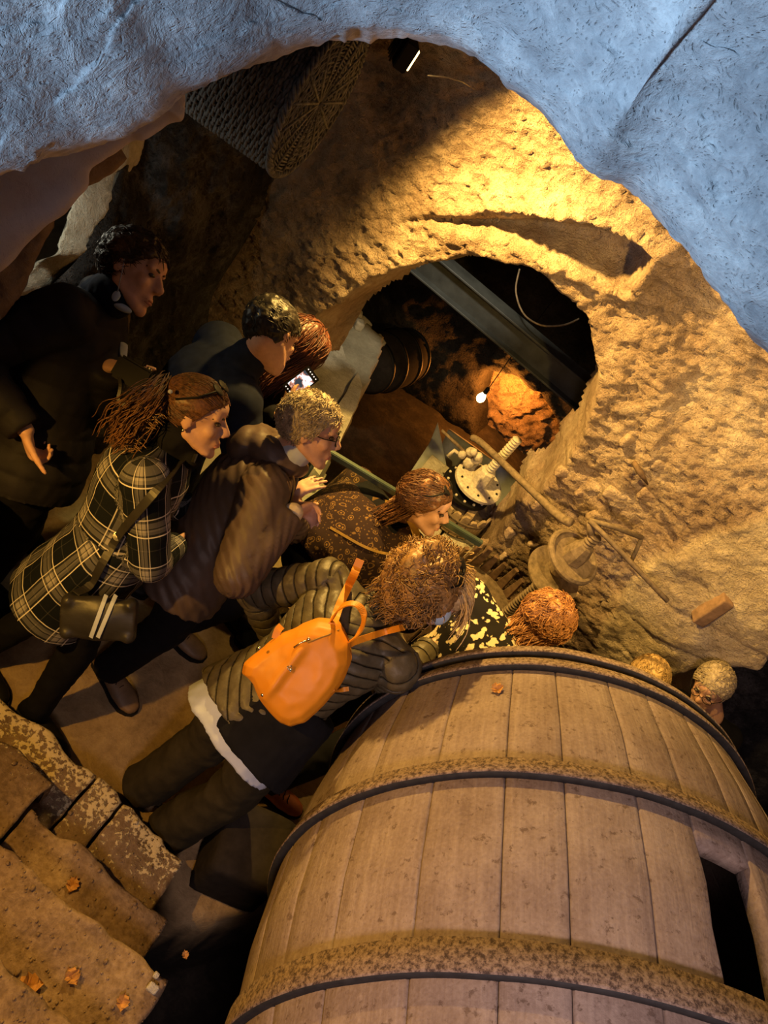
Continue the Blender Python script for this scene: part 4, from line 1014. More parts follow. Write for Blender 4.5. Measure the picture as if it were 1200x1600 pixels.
# black and white check
t = NT('plaid_wool', 0.9, 0.12); uvn = t.n('ShaderNodeUVMap').outputs[0]; sp = t.n('ShaderNodeSeparateXYZ', i_0=uvn)
def stripe(sock, off):
    fr = t.math('FRACT', t.math('ADD', t.math('MULTIPLY', sock, 1/0.165), off))
    br = t.n('ShaderNodeValToRGB'); t.l(fr, br.inputs[0]); br.color_ramp.interpolation = 'CONSTANT'
    st = [(0.0, 0.0), (0.22, 0.75), (0.245, 0.05), (0.30, 0.35), (0.41, 0.05), (0.43, 0.42), (0.47, 0.30), (0.53, 0.05), (0.575, 0.9), (0.60, 0.0), (0.86, 0.10), (0.88, 0.0)]
    e = br.color_ramp.elements
    while len(e) < len(st): e.new(0.5)
    for el, (p_, c_) in zip(e, st): el.position = p_; el.color = (c_, c_, c_, 1)
    return br.outputs[0]
sa, sb = stripe(sp.outputs[0], 0.1), stripe(sp.outputs[1], 0.55)
sm_ = t.n('ShaderNodeMix', data_type='RGBA', blend_type='SCREEN', i_0=1.0); t.l(sa, sm_.inputs[6]); t.l(sb, sm_.inputs[7])
wv = t.noise(t.coords('Object'), 260, 2, 0.5)
cc = t.ramp(sm_.outputs[2], [(0.0, (0.006, 0.008, 0.011)), (0.4, (0.10, 0.098, 0.105)), (0.85, (0.55, 0.52, 0.50)), (1.0, (0.72, 0.68, 0.62))])
t.col(cc); t.bump([(wv, 0.0012, 0.6)]); M['plaid'] = t.m
# dark shawl with golden paisley figures
t = NT('paisley_shawl', 0.9, 0.12); v = t.coords('Object')
vv = t.n('ShaderNodeVectorMath', operation='ADD', i_0=v); nz = t.n('ShaderNodeTexNoise', i_Vector=v, i_Scale=11.0); sc_ = t.n('ShaderNodeVectorMath', operation='SCALE', i_0=nz.outputs['Color']); sc_.inputs['Scale'].default_value = 0.05; t.l(sc_.outputs[0], vv.inputs[1])
vo = t.n('ShaderNodeTexVoronoi', feature='F1', i_Vector=vv.outputs[0], i_Scale=30.0); vo2 = t.n('ShaderNodeTexVoronoi', feature='F1', i_Vector=vv.outputs[0], i_Scale=75.0)
r1 = t.ramp(vo.outputs['Distance'], [(0.0, 0.7), (0.10, 0.8), (0.16, 0.0), (0.26, 0.0), (0.31, 0.8), (0.37, 0.0)])
r2 = t.ramp(vo2.outputs['Distance'], [(0.0, 0.8), (0.22, 0.6), (0.28, 0.0)])
t.col(t.mix(t.math('MULTIPLY', t.math('MAXIMUM', r1, t.math('MULTIPLY', r2, 0.6)), 0.9), (0.028, 0.016, 0.014), (0.30, 0.17, 0.055))); M['shawl'] = t.m
# black coat with cream brush spots
t = NT('spotted_cloth', 0.85, 0.15); v = t.coords('Object', (1, 1, 1)); vo = t.n('ShaderNodeTexVoronoi', feature='F1', i_Scale=1.0)
mp = t.coords('Object', (38, 30, 22)); nzv = t.n('ShaderNodeTexNoise', i_Vector=v, i_Scale=40.0); ad = t.n('ShaderNodeVectorMath', operation='MULTIPLY_ADD', i_0=nzv.outputs['Color'], i_2=mp)
ad.inputs[1].default_value = (1.1, 1.1, 1.1); t.l(ad.outputs[0], vo.inputs['Vector'])
t.col(t.mix(t.ramp(vo.outputs['Distance'], [(0.40, 1.0), (0.46, 0.0)]), (0.012, 0.010, 0.009), (0.62, 0.52, 0.33))); M['spotted'] = t.m

class Head:
    def __init__(s, c, face, up, sc=1.0):
        s.c = Vector(c); s.y = Vector(face).normalized(); z = Vector(up); s.z = (z-s.y*z.dot(s.y)).normalized(); s.x = s.y.cross(s.z); s.s = sc
    def w(s, x, y, z): return s.c+(s.x*x+s.y*y+s.z*z)*s.s
    def add(s, B, female=False):
        def E(c, r): B.ell(s.w(*c), tuple(q*s.s for q in r), s.x, s.y, s.z)
        E((0, -.012, .030), (.073, .092, .083)); E((0, .028, -.028), (.057, .058, .074))
        for g in (-1, 1):
            B.cap(s.w(g*.050, .0, -.045), s.w(g*.022, .066, -.090), .020*s.s, .017*s.s)
            E((g*.036, .058, -.018), (.024, .022, .024)); E((g*.033, .070, .028), (.026, .014, .010))
            E((g*.076, -.006, .0), (.008, .019, .031)); E((g*.011, .098, -.026), (.009, .010, .008))
        E((0, .074, -.098), (.020, .018, .017)); E((0, .066, .045), (.050, .024, .030))
        B.cap(s.w(0, .084, .016), s.w(0, .106, -.018), .0085*s.s, .0115*s.s)
        E((0, .084, -.055), (.024, .012, .009)); E((0, .080, -.070), (.020, .012, .008))
    def features(s, parent, lips='lip', brow='hair_dark'):
        for g in (-1, 1):
            bm = bmesh.new(); r_ = bmesh.ops.create_icosphere(bm, subdivisions=2, radius=1.0)
            for v_ in bm.verts: v_.co = s.w(g*.031+v_.co.x*.0135, .0755+v_.co.y*.010, .010+v_.co.z*.006)
            bm_out(bm, 'eye', M['eye'], parent)
            tube('eyebrow', [s.w(g*(.016+.012*i), .087-.004*i*i*.8, .028+.004*math.sin(i*1.2)) for i in range(4)], [.003, .0042, .0036, .002], M[brow], parent, 6)
        bm = bmesh.new()
        for zz, r0 in ((-.0575, .0042), (-.066, .0048)):
            tube_bm(bm, [s.w(-.021+.0105*i, .092-abs(i-2)**2*.0022, zz) for i in range(5)], [.001, r0, r0*1.1, r0, .001], 7)
        lp = bm_out(bm, 'lips', M[lips], parent)
    def hair_cap(s, parent, mat, thick=.012, line=.05, nape=-.055, noise_a=.004, freq=55, name='hair', bulk=None, seed=0, stretch=(1, 1, 1), front=.055):
        n_, m_ = 84, 116; V = []
        th = np.linspace(0.001, PI-0.001, n_); ph = np.linspace(0, 2*PI, m_, endpoint=False)
        T, Ph = np.meshgrid(th, ph, indexing='ij')
        D = np.stack([np.sin(T)*np.cos(Ph), np.sin(T)*np.sin(Ph), np.cos(T)], -1)
        er = np.array([.073, .092, .083]); c0 = np.array([0, -.012, .030])
        r = 1/np.sqrt(((D/er)**2).sum(-1)); Q = c0+D*r[..., None]
        # where hair grows: above the brow in front, over the ears at the sides, down to the nape behind
        lim = np.interp(Q[..., 1], [-.10, -.03, .02, .05, .09], [nape, nape+.012, .012, line, line+.018])
        g_ = np.clip((Q[..., 2]-lim)/.014, -1, 1); g_ = np.where(g_ > 0, np.minimum(1, g_+.25), g_)
        tt = np.where(g_ > 0, thick*g_, .012*g_)
        nz = noise_a*fbm(Q*np.array(stretch)+seed, freq, 3, .6)*np.clip(g_+.2, 0, 1)
        if bulk is not None: tt = tt+bulk(Q)*np.clip(g_, 0, 1)
        Q2 = c0+D*(r+tt+nz)[..., None]
        W = np.array(s.c)+(Q2[..., 0:1]*np.array(s.x)+Q2[..., 1:2]*np.array(s.y)+Q2[..., 2:3]*np.array(s.z))*s.s
        F = [tuple(int(q) for q in f) for f in grid_faces(n_, m_, True)]
        return mesh_from(name, W.reshape(-1, 3), F, M[mat], parent)
def strands(name, paths, r, mat, parent, seg=3):
    bm = bmesh.new()
    for p in paths: tube_bm(bm, p, [r*0.7]+[r]*(len(p)-2)+[r*0.25], seg, False)
    o = bm_out(bm, name, M[mat], parent, normals=False); o['kind'] = 'stuff'; return o
def comb(H, n_, seed, L=(.02, .035), steps=4, dirn=(0, -.6, -.6), jit=.3, base=.011, lift=.006, curl=0.0, curl_n=1.2, drop=.0, ymax=.2, zmin=-.2):
    """strands that hug the skull: each step runs along the scalp toward dirn and is pressed back onto it"""
    rr = random.Random(seed); out = []; c0 = Vector((0, -.012, .03)); er = (.073, .092, .083); g0 = Vector(dirn)
    for q, d in scalp_pts(H, n_, seed):
        if q.y > ymax or q.z < zmin: continue
        ln = rr.uniform(*L); g = g0+Vector((rr.gauss(0, jit), rr.gauss(0, jit), rr.gauss(0, jit))); ph = rr.random()*6.28; bb = base*rr.uniform(.6, 1.1); p = q.copy(); pts = []
        hang = False
        for j in range(steps+1):
            e = p-c0; Ln = math.sqrt((e.x/er[0])**2+(e.y/er[1])**2+(e.z/er[2])**2); nrm = Vector((e.x/er[0]**2, e.y/er[1]**2, e.z/er[2]**2)).normalized()
            off = bb+lift*j/steps
            if not hang:
                if p.z < -.02 and drop > 0: hang = True
                else: p = c0+e/Ln+nrm*off
            w_ = Vector((0, 0, 0))
            if curl: 
                t0 = (g-nrm*g.dot(nrm)).normalized(); s0 = nrm.cross(t0); w_ = (s0*math.cos(ph+j*curl_n)+nrm*math.sin(ph+j*curl_n))*curl
            pts.append(H.w(*(p+w_)))
            t_ = (g-nrm*g.dot(nrm)); t_ = t_.normalized() if t_.length > 1e-3 else nrm
            if hang: t_ = (t_*.3+Vector((0, -.2, -1))*drop).normalized()
            p = p+t_*ln/steps
        out.append(pts)
    return out
def scalp_pts(H, n_, seed=0, zmin=-.03, face_lim=.055):
    rr = random.Random(seed); out = []
    while len(out) < n_:
        d = Vector((rr.gauss(0, 1), rr.gauss(0, 1), rr.gauss(0, 1))).normalized()
        r = 1/math.sqrt((d.x/.073)**2+(d.y/.092)**2+(d.z/.083)**2); q = Vector((0, -.012, .03))+d*r
        lim = np.interp(q.y, [-.10, -.03, .02, .05, .09], [-.05, -.04, .015, .05, .068])
        if q.z > lim: out.append((q, d))
    return out
def hand(B, wrist, fwd, palm_n, side, sc=1.0, curl=0.5, spread=0.06, thumb=0.5):
    """palm and five fingers; palm_n points out of the palm, side=+1 puts the thumb along +across"""
    f = Vector(fwd).normalized(); n = Vector(palm_n); n = (n-f*n.dot(f)).normalized(); a = f.cross(n)*side; w_ = Vector(wrist)
    B.loft([(w_-f*.01*sc, a*.027*sc, n*.020*sc), (w_+f*.02*sc, a*.034*sc, n*.017*sc), (w_+f*.06*sc, a*.041*sc, n*.015*sc), (w_+f*.088*sc, a*.040*sc, n*.012*sc)], 16)
    for i, (off, L, r0) in enumerate(((.031, .074, .0088), (.0105, .082, .0090), (-.0105, .076, .0086), (-.031, .060, .0078))):
        p = w_+f*(.084-.004*abs(i-1))*sc+a*off*sc; ang = 0.15; d0 = (f+a*spread*(1.5-i)).normalized()
        for j, (fr, cr) in enumerate(((.45, .75), (.30, 1.0), (.25, .7))):
            ang += curl*cr; d = d0*math.cos(ang)+n*math.sin(ang); q = p+d*L*fr*sc
            B.cap(p, q, r0*sc*(1-.08*j), r0*sc*(.92-.08*j), 8); p = q
    p = w_+f*.022*sc+a*.030*sc; d = (f*.75+a*.75+n*.25).normalized()
    for j, (L, cr) in enumerate(((.040, 0), (.032, .35), (.026, .35))):
        d = (d+f*cr*thumb+n*cr*thumb*.6).normalized(); q = p+d*L*sc; B.cap(p, q, (.0125-.0015*j)*sc, (.0115-.0015*j)*sc, 8); p = q
def shoe(name, heel, toe, mat, parent, high=0.10, sole='black', laces=True, w_=.046):
    hl, te = Vector(heel), Vector(toe); f = (te-hl).normalized(); z = Vector((0, 0, 1)); a = f.cross(z).normalized(); L = (te-hl).length
    def sec(t_, ww, h0, h1): c = hl+f*L*t_; return (c+z*(h0+h1)/2, a*ww, z*(h1-h0)/2)
    B = Blob(); zz = hl.z
    B.loft([sec(-.02, .020, .02, .06), sec(.0, .032, .012, high*.8), sec(.12, .036, .012, high), sec(.3, .036, .012, high), sec(.45, w_*.85, .012, high*.82), sec(.65, w_, .012, .068), sec(.85, w_*.93, .012, .055), sec(.97, w_*.62, .012, .045), sec(1.01, .012, .014, .035)], 18)
    o = B.build(name, M[mat], parent, .007, 4)
    bm = bmesh.new(); prof = [(-.03, .02), (.02, .034), (.2, .038), (.45, .042), (.65, w_+.003), (.85, w_), (.97, w_*.68), (1.03, .014)]
    lp = [(t_, ww) for t_, ww in prof]+[(t_, -ww) for t_, ww in reversed(prof)]
    rings = [[bm.verts.new(hl+f*L*t_+a*ww+z*zq) for t_, ww in lp] for zq in (0.001, .018)]
    bm.faces.new(rings[0][::-1]); bm.faces.new(rings[1])
    for k in range(len(lp)): bm.faces.new([rings[0][k], rings[0][(k+1) % len(lp)], rings[1][(k+1) % len(lp)], rings[1][k]])
    so = bm_out(bm, 'sole', M[sole], o, smooth=False)
    if laces:
        bm = bmesh.new()
        for i in range(4):
            c = hl+f*L*(.42+.09*i)+z*(high*.82-.010*i+.004)
            tube_bm(bm, [c+a*(-.018), c+a*(-.009)+z*.006, c+z*.008, c+a*(.009)+z*.006, c+a*.018+f*.008], .0022, 5)
        lc = bm_out(bm, 'laces', M['black'], o); lc['kind'] = 'stuff'
    return o

class Person:
    def __init__(s, label, head, face, up, neck, pel, right, feet, arms, toe=None, sc=1.0, group=None, shw=.185, arch=.05, knee=None, floor=0.0, hipw=.09, lens=(.29, .26)):
        s.s = sc; s.H = Head(head, face, up, sc); s.neck = Vector(neck); s.pel = Vector(pel)
        sp_ = (s.neck-s.pel).normalized(); rt = Vector(right); s.rt = (rt-sp_*rt.dot(sp_)).normalized(); s.fr = sp_.cross(s.rt)*-1
        s.fr = s.rt.cross(sp_)*-1
        # front = up x right
        s.fr = Vector((0, 0, 1)).cross(s.rt); s.fr = (s.fr-sp_*s.fr.dot(sp_)).normalized()
        s.mid = (s.neck+s.pel)/2-s.fr*arch
        s.up = sp_
        s.shR = s.neck-(s.neck-s.mid).normalized()*.055*sc+s.rt*shw*sc; s.shL = s.neck-(s.neck-s.mid).normalized()*.055*sc-s.rt*shw*sc
        s.hipR = s.pel+s.rt*hipw*sc; s.hipL = s.pel-s.rt*hipw*sc
        s.feet = {}; s.knee = {}
        kd = Vector(knee) if knee is not None else s.fr
        for k_, hp in (('R', s.hipR), ('L', s.hipL)):
            if k_ in feet:
                an = Vector(feet[k_])+Vector((0, 0, .085)); dl = min(.44*sc, max(.36*sc, (an-hp).length*.508)); kn, an = ik(hp, an, dl, dl, kd); s.feet[k_] = an; s.knee[k_] = kn
        s.elb = {}; s.wr = {}
        for k_, sh in (('R', s.shR), ('L', s.shL)):
            if k_ in arms:
                wr, pole = arms[k_]; s.elb[k_], s.wr[k_] = ik(sh, wr, lens[0]*sc, lens[1]*sc, pole)
        s.root = empty('person', (s.pel.x, s.pel.y, floor), label, 'person', group or 'visitors gathered round the press pit')
    def spine_pts(s, n_=9, extend=0.0):
        a, m, b = s.pel, s.mid, s.neck; out = []
        for i in range(n_):
            t_ = i/(n_-1); out.append(a*(1-t_)**2+m*2*t_*(1-t_)*1.0+b*t_**2+(m-(a+b)/2)*0)
        return out
    def torso(s, B, grow=0.0, prof=None, lo=0):
        pts = s.spine_pts(); n_ = len(pts)
        prof = prof or [(.165, .115), (.16, .115), (.148, .108), (.145, .108), (.15, .112), (.165, .118), (.178, .115), (.17, .095), (.09, .07)]
        secs = []
        for i, p in enumerate(pts):
            w_, d_ = prof[i]; secs.append((p, s.rt*(w_*s.s+grow), s.fr*(d_*s.s+grow)))
        a0 = pts[0]-(pts[1]-pts[0]).normalized()*.07
        secs.insert(0, (a0, s.rt*(prof[0][0]*.75*s.s+grow), s.fr*(prof[0][1]*.8*s.s+grow)))
        B.loft(secs[lo:], 24)
    def body(s, voxel=.007, hands=None):
        B = Blob(); s.H.add(B)
        B.cap(s.neck+s.fr*.015, s.H.w(0, -.022, -.045), .056*s.s, .050*s.s)
        s.torso(B, -.012)
        for k_ in s.elb:
            sh = s.shR if k_ == 'R' else s.shL
            B.ell(sh, (.055*s.s,)*3); B.cap(sh, s.elb[k_], .048*s.s, .038*s.s); B.cap(s.elb[k_], s.wr[k_], .037*s.s, .025*s.s, flat=.85)
            if hands and k_ in hands:
                fwd, pn, side, curl = hands[k_]; hand(B, s.wr[k_], fwd, pn, side, s.s*.98, curl)
            elif True:
                d = (s.wr[k_]-s.elb[k_]).normalized(); x_ = frame_of(d)[0]
                hand(B, s.wr[k_], d, x_, 1, s.s*.95, .5)
        for k_ in s.feet:
            hp = s.hipR if k_ == 'R' else s.hipL
            B.cap(hp, s.knee[k_], .075*s.s, .052*s.s); B.cap(s.knee[k_], s.feet[k_], .050*s.s, .034*s.s)
        return B.build('body', M['skin'], s.root, voxel, 2)
    def top(s, name, mat, grow=.02, arm=(.068, .058, .045), voxel=.009, cuffs=0.0, disp=None, prof=None, lo=0, extra=None, uv=None, smooth=5, shoulder=.075, arms=True):
        B = Blob(); s.torso(B, grow, prof, lo)
        B.cap(s.shL+s.rt*.03, s.shR-s.rt*.03, shoulder*.95*s.s, shoulder*.95*s.s)
        if arms:
            for k_ in s.elb:
                sh = s.shR if k_ == 'R' else s.shL; e, w_ = s.elb[k_], s.wr[k_]
                B.ell(sh, (shoulder*s.s,)*3); B.cap(sh, e, arm[0]*s.s, arm[1]*s.s)
                d = (w_-e).normalized(); B.loft([(e-d*.03, *[q*arm[1]*.8*s.s for q in frame_of(d)[:2]]), (e, *[q*arm[1]*s.s for q in frame_of(d)[:2]]), (w_-d*.03, *[q*arm[2]*s.s for q in frame_of(d)[:2]]), (w_-d*(.005-cuffs), *[q*arm[2]*s.s for q in frame_of(d)[:2]])], 16)
        if extra: extra(B)
        return B.build(name, mat, s.root, voxel, smooth, disp, uv)
    def trousers(s, mat, r=(.105, .075, .062), hem=.03, voxel=.010, flare=None, disp=None):
        B = Blob(); pts = s.spine_pts()
        B.loft([(s.pel-s.up*.10, s.rt*.12*s.s, s.fr*.10*s.s), (s.pel-s.up*.05, s.rt*.172*s.s, s.fr*.125*s.s), (s.pel+s.up*.03, s.rt*.178*s.s, s.fr*.128*s.s), (pts[2], s.rt*.16*s.s, s.fr*.118*s.s)], 24)
        for k_ in s.feet:
            hp = s.hipR if k_ == 'R' else s.hipL; kn, an = s.knee[k_], s.feet[k_]
            B.cap(hp, kn, r[0]*s.s, r[1]*s.s)
            d = (an-kn).normalized(); x_, y_, _ = frame_of(d)
            B.loft([(kn-d*.04, x_*r[1]*.8, y_*r[1]*.8), (kn, x_*r[1], y_*r[1]), (kn.lerp(an, .6), x_*(r[1]*.4+r[2]*.6), y_*(r[1]*.4+r[2]*.6)), (an+d*hem, x_*r[2], y_*r[2])], 18)
        return B.build('trousers', mat, s.root, voxel, 3, disp or folds(.006, 9))
    def shoes(s, mat, toes, **kw):
        for k_, d in toes.items():
            an = s.feet[k_]; d = Vector(d); d.z = 0; d.normalize(); hl = Vector((an.x, an.y, s.root.location.z))-d*.07
            shoe('shoe', hl, hl+d*.27, mat, s.root, **kw)
def folds(a, f, stretch=(1, 1, 1), seed=0.0):
    def g(co, no): return a*(1-2*np.abs(fbm((co+seed)*np.array(stretch), f, 3, .5)))*.6+a*.3*fbm(co+seed, f*2.3, 2)
    return g
def sunglasses(H, parent, y=.055, z=.095, mat='black', r=.024, name='sunglasses'):
    for g in (-1, 1):
        c = H.w(g*.032, y, z); bm = bmesh.new()
        rr = bmesh.ops.create_icosphere(bm, subdivisions=2, radius=1)
        nrm = (H.y*.5+H.z*.8).normalized(); ax = H.x; bx_ = nrm.cross(ax)
        for v_ in bm.verts: v_.co = c+ax*v_.co.x*r+bx_*v_.co.y*r*.85+nrm*v_.co.z*.004
        bm_out(bm, name+'_lens' if name != 'sunglasses' else 'sunglasses_lens', M[mat], parent)
        tube('temple', [H.w(g*.058, y, z), H.w(g*.082, y-.04, z-.03), H.w(g*.083, y-.10, z-.06)], .0035, M[mat], parent, 6)
    tube('nose_bridge', [H.w(-.012, y+.006, z+.003), H.w(.012, y+.006, z+.003)], .003, M[mat], parent, 6)
def spectacles(H, parent):
    for g in (-1, 1):
        pts = [H.w(g*.032+.024*math.cos(a), .098-.006*abs(math.cos(a)), .008+.017*math.sin(a)) for a in np.linspace(0, 2*PI, 17)]
        tube('spectacle_rim', pts, .0016, M['black'], parent, 5)
        tube('temple', [H.w(g*.056, .092, .012), H.w(g*.078, .05, .012), H.w(g*.082, -.005, .014)], .0018, M['black'], parent, 5)
    tube('nose_bridge', [H.w(-.009, .1, .012), H.w(.009, .1, .012)], .0016, M['black'], parent, 5)
def ribbon(name, pts, nrm_fn, width, thick, mat, parent):
    """flat strap through pts; nrm_fn gives its outward face direction"""
    P_ = crom([tuple(p) for p in pts], 6); bm = bmesh.new(); rows = []
    for i, p in enumerate(P_):
        d = Vector(P_[min(i+1, len(P_)-1)])-Vector(P_[max(i-1, 0)]); d.normalize(); n = Vector(nrm_fn(i/(len(P_)-1))); n = (n-d*n.dot(d)).normalized(); a = d.cross(n); p = Vector(p)
        rows.append([bm.verts.new(p+a*width/2*sx+n*thick/2*sy) for sx, sy in ((-1, -1), (1, -1), (1, 1), (-1, 1))])
    for A, B in zip(rows, rows[1:]):
        for k in range(4): bm.faces.new([A[k], A[(k+1) % 4], B[(k+1) % 4], B[k]])
    bm.faces.new(rows[0][::-1]); bm.faces.new(rows[-1])
    return bm_out(bm, name, mat, parent, smooth=False)
# ================================================================== the visitors
# ---- woman in the checked coat
A1 = Person('woman in a black and white checked coat with a brown ponytail, leaning forward', P(306, 650, 2.25), CD(.92, .36, .10), CD(-.28, -.85, -.30), P(258, 694, 2.32), P(168, 862, 2.46),
            CD(.15, .35, -.9), {'R': (-.55, 1.10, 0), 'L': (-.88, 1.12, 0)},
            {'R': (P(272, 852, 2.56), CD(-.1, .9, -.7)), 'L': (P(300, 792, 2.74), CD(-.3, .6, .3))}, sc=.96, arch=.02)
A1.body(.007)
A1.H.features(A1.root)
sk = CD(-.42, .70, .1)
hemc = P(86, 938, 2.62)
def a1_skirt(B):
    d = (hemc-A1.pel).normalized(); f = A1.rt.cross(d)
    B.loft([(A1.pel-d*.12, A1.rt*.15, f*.12), (A1.pel, A1.rt*.19, f*.15), (A1.pel.lerp(hemc, .5), A1.rt*.205, f*.165), (hemc, A1.rt*.22, f*.175)], 28)
    B.cap(A1.neck-A1.up*.02, A1.neck+A1.up*.035, .07, .062)
a1_bones = [(hemc, A1.pel, A1.fr, .18, -.45, 0), (A1.pel, A1.neck, A1.fr, .15, 0, 0), (A1.shR, A1.elb['R'], A1.fr, .05, .02, .03), (A1.elb['R'], A1.wr['R'], A1.fr, .045, .31, .03), (A1.shL, A1.elb['L'], A1.fr, .05, .02, .03)]
A1.top('checked_coat', M['plaid'], .022, (.070, .062, .050), .009, uv=bone_uv(a1_bones), extra=a1_skirt, disp=folds(.006, 6), smooth=4)
A1.trousers(M['black_cloth'], (.085, .062, .048), .02)
A1.shoes('black', {'R': CD(.5, .8, 0), 'L': CD(.5, .8, 0)}, high=.12, laces=False)
B = Blob(); hw = A1.H.w
B.cap(A1.neck+A1.fr*.02+A1.up*.02, hw(0, -.035, -.06), .075, .068)
B.cap(A1.neck+A1.fr*.05, hw(0, .03, -.135), .062, .030)
B.build('black_collar', M['black_cloth'], A1.root, .008, 3, folds(.006, 16))
A1.H.hair_cap(A1.root, 'hair_brown', .012, .052, -.05, .0035, 26, stretch=(2.2, .35, 1.6))
tie = Vector((-.0, -.118, .055)); tp = []; rr = random.Random(4)
for q, d in scalp_pts(A1.H, 620, 3):
    pts = []
    for j in range(7):
        t_ = j/6; p = q.lerp(tie, t_); c0 = Vector((0, -.012, .03)); dd = (p-c0); L = math.sqrt((dd.x/.073)**2+(dd.y/.092)**2+(dd.z/.083)**2)
        k_ = 1.16+.02*rr.random(); p2 = c0+dd*(k_/max(L, .3)) if j < 6 else p+Vector((rr.gauss(0, .004), 0, rr.gauss(0, .004)))
        pts.append(hw(*p2))
    tp.append(pts)
strands('hair_strands', tp, .0016, 'hair_brown', A1.root)
tailp = [hw(0, -.118, .055), P(232, 634, 2.16), P(208, 655, 2.17), P(193, 675, 2.19), P(182, 684, 2.2)]
tc = crom([tuple(p) for p in tailp], 4); paths = []
for _ in range(340):
    o_ = Vector((rr.gauss(0, 1), rr.gauss(0, 1), rr.gauss(0, 1))); ph = rr.random()*6; L = rr.uniform(.75, 1.0); m_ = int(len(tc)*L)
    paths.append([Vector(tc[i])+o_*(.004+.021*math.sin(PI*min(1, .12+.62*i/len(tc)))**1.0)+CD(.3, .9, 0)*.004*math.sin(i*1.1+ph) for i in range(m_)])
strands('ponytail', paths, .0016, 'hair_brown', A1.root)
paths = []
for _ in range(60):
    o_ = Vector((rr.gauss(0, .009), rr.gauss(0, .009), rr.gauss(0, .009))); c = tc[-1-rr.randrange(0, 12)]
    paths.append([Vector(c)+o_+CD(.75, .35, 0)*(.012*i)+CD(0, 1, 0)*.005*math.sin(i*1.6+_) for i in range(6)])
strands('ponytail_ends', paths, .0014, 'hair_curly', A1.root)
bm = bmesh.new(); c = hw(0, -.120, .056)
tube_bm(bm, [c+(A1.H.x*math.cos(a)+A1.H.z*math.sin(a))*.013 for a in np.linspace(0, 2*PI, 14)], .005, 7, False); ht = bm_out(bm, 'hair_tie', M['black_cloth'], A1.root)
lathe('hair_tie_bead', [(.001, -.006), (.006, -.003), (.006, .003), (.001, .006)], P(266, 612, 2.135), CD(0, 0, 1), M['white_cloth'], A1.root, 10, True)
sunglasses(A1.H, A1.root, .045, .112, r=.026)
lathe('earring', [(.001, -.006), (.005, 0), (.001, .006)], hw(.085, -.008, -.03), (0, 0, 1), M['chrome'], A1.root, 8, True)
# ---- her shoulder bag
bag = empty('shoulder_bag', P(152, 968, 2.28), 'black shoulder bag with two white stripes at the hip of the checked coat', 'bag')
bc_ = P(155, 966, 2.26); bxd = CD(.98, .10, .12); byd = CD(-.13, .97, .15); bzd = bxd.cross(byd).normalized(); byd = bzd.cross(bxd).normalized()
def soft_box(name, c, X_, Y_, Z_, sx, sy, sz, mat, parent, sag=.01, vox=.006, rnd=.02):
    B = Blob()
    for ix in (-1, 1):
        for iy in (-1, 1):
            B.cap(c+X_*(ix*(sx/2-rnd))+Y_*(iy*(sy/2-rnd))-Z_*(sz/2-rnd), c+X_*(ix*(sx/2-rnd))+Y_*(iy*(sy/2-rnd))+Z_*(sz/2-rnd), rnd, rnd, 10)
    for a_, b_, l_, w_, h_ in ((X_, Y_, sx, sy, sz),):
        B.loft([(c-X_*(sx/2), Y_*(sy/2-rnd)*1.2, Z_*(sz/2-rnd*.3)), (c, Y_*(sy/2)*1.05, Z_*(sz/2)*1.15), (c+X_*(sx/2), Y_*(sy/2-rnd)*1.2, Z_*(sz/2-rnd*.3))], 24)
    bm2 = bmesh.ops.create_cube(B.bm, size=1.0); Mx = Matrix((X_*(sx-rnd), Y_*(sy-rnd), Z_*(sz-rnd))).transposed()
    for v_ in bm2['verts']: v_.co = c+Mx @ v_.co
    return B.build(name, mat, parent, vox, 6, folds(sag, 8))
M['bag_black'] = simple_mat('black_leather', (0.022, 0.02, 0.019), .45, .4, 0, .25, 18, .002)
soft_box('bag_body', bc_, bxd, byd, bzd, .215, .135, .06, M['bag_black'], bag, .003)
hitb = BVHTree.FromObject([c_ for c_ in bag.children][0], bpy.context.evaluated_depsgraph_get())
def on_obj(bv, u_, v_, off, k_default):
    h_ = bv.ray_cast(O_, Vector(ray(u_, v_)).normalized())
    return (h_[0]-Vector(ray(u_, v_)).normalized()*off) if h_[0] is not None else P(u_, v_, k_default)
for u0, v0, u1, v1 in ((166, 930, 142, 996), (181, 930, 153, 996)):
    pts = [on_obj(hitb, u0+(u1-u0)*i/6, v0+(v1-v0)*i/6, .0035, 2.22) for i in range(7)]
    ribbon('stripe', pts, lambda t_: CD(0, 0, -1), .012, .003, M['white_cloth'], bag)
coat = [c_ for c_ in A1.root.children if c_.name.startswith('checked_coat')][0]
bvc = BVHTree.FromObject(coat, bpy.context.evaluated_depsgraph_get())
pts = [on_obj(bvc, u_, v_, .008, 2.2) for u_, v_ in ((306, 716), (296, 716), (282, 722), (266, 740), (245, 765), (222, 792), (200, 818), (180, 845), (160, 880), (140, 915))]+[bc_-bxd*.07-byd*.07-bzd*.0]
ribbon('strap', pts, lambda t_: CD(-.1, -.1, -1), .026, .004, M['bag_black'], bag)
pts = [on_obj(bvc, u_, v_, .012, 2.2) for u_, v_ in ((268, 778), (245, 792), (225, 812))]
lathe('buckle', [(.004, -.003), (.014, -.002), (.014, .002), (.004, .003)], on_obj(bvc, 184, 838, .014, 2.2), CD(0, 0, 1), M['chrome'], bag, 12)

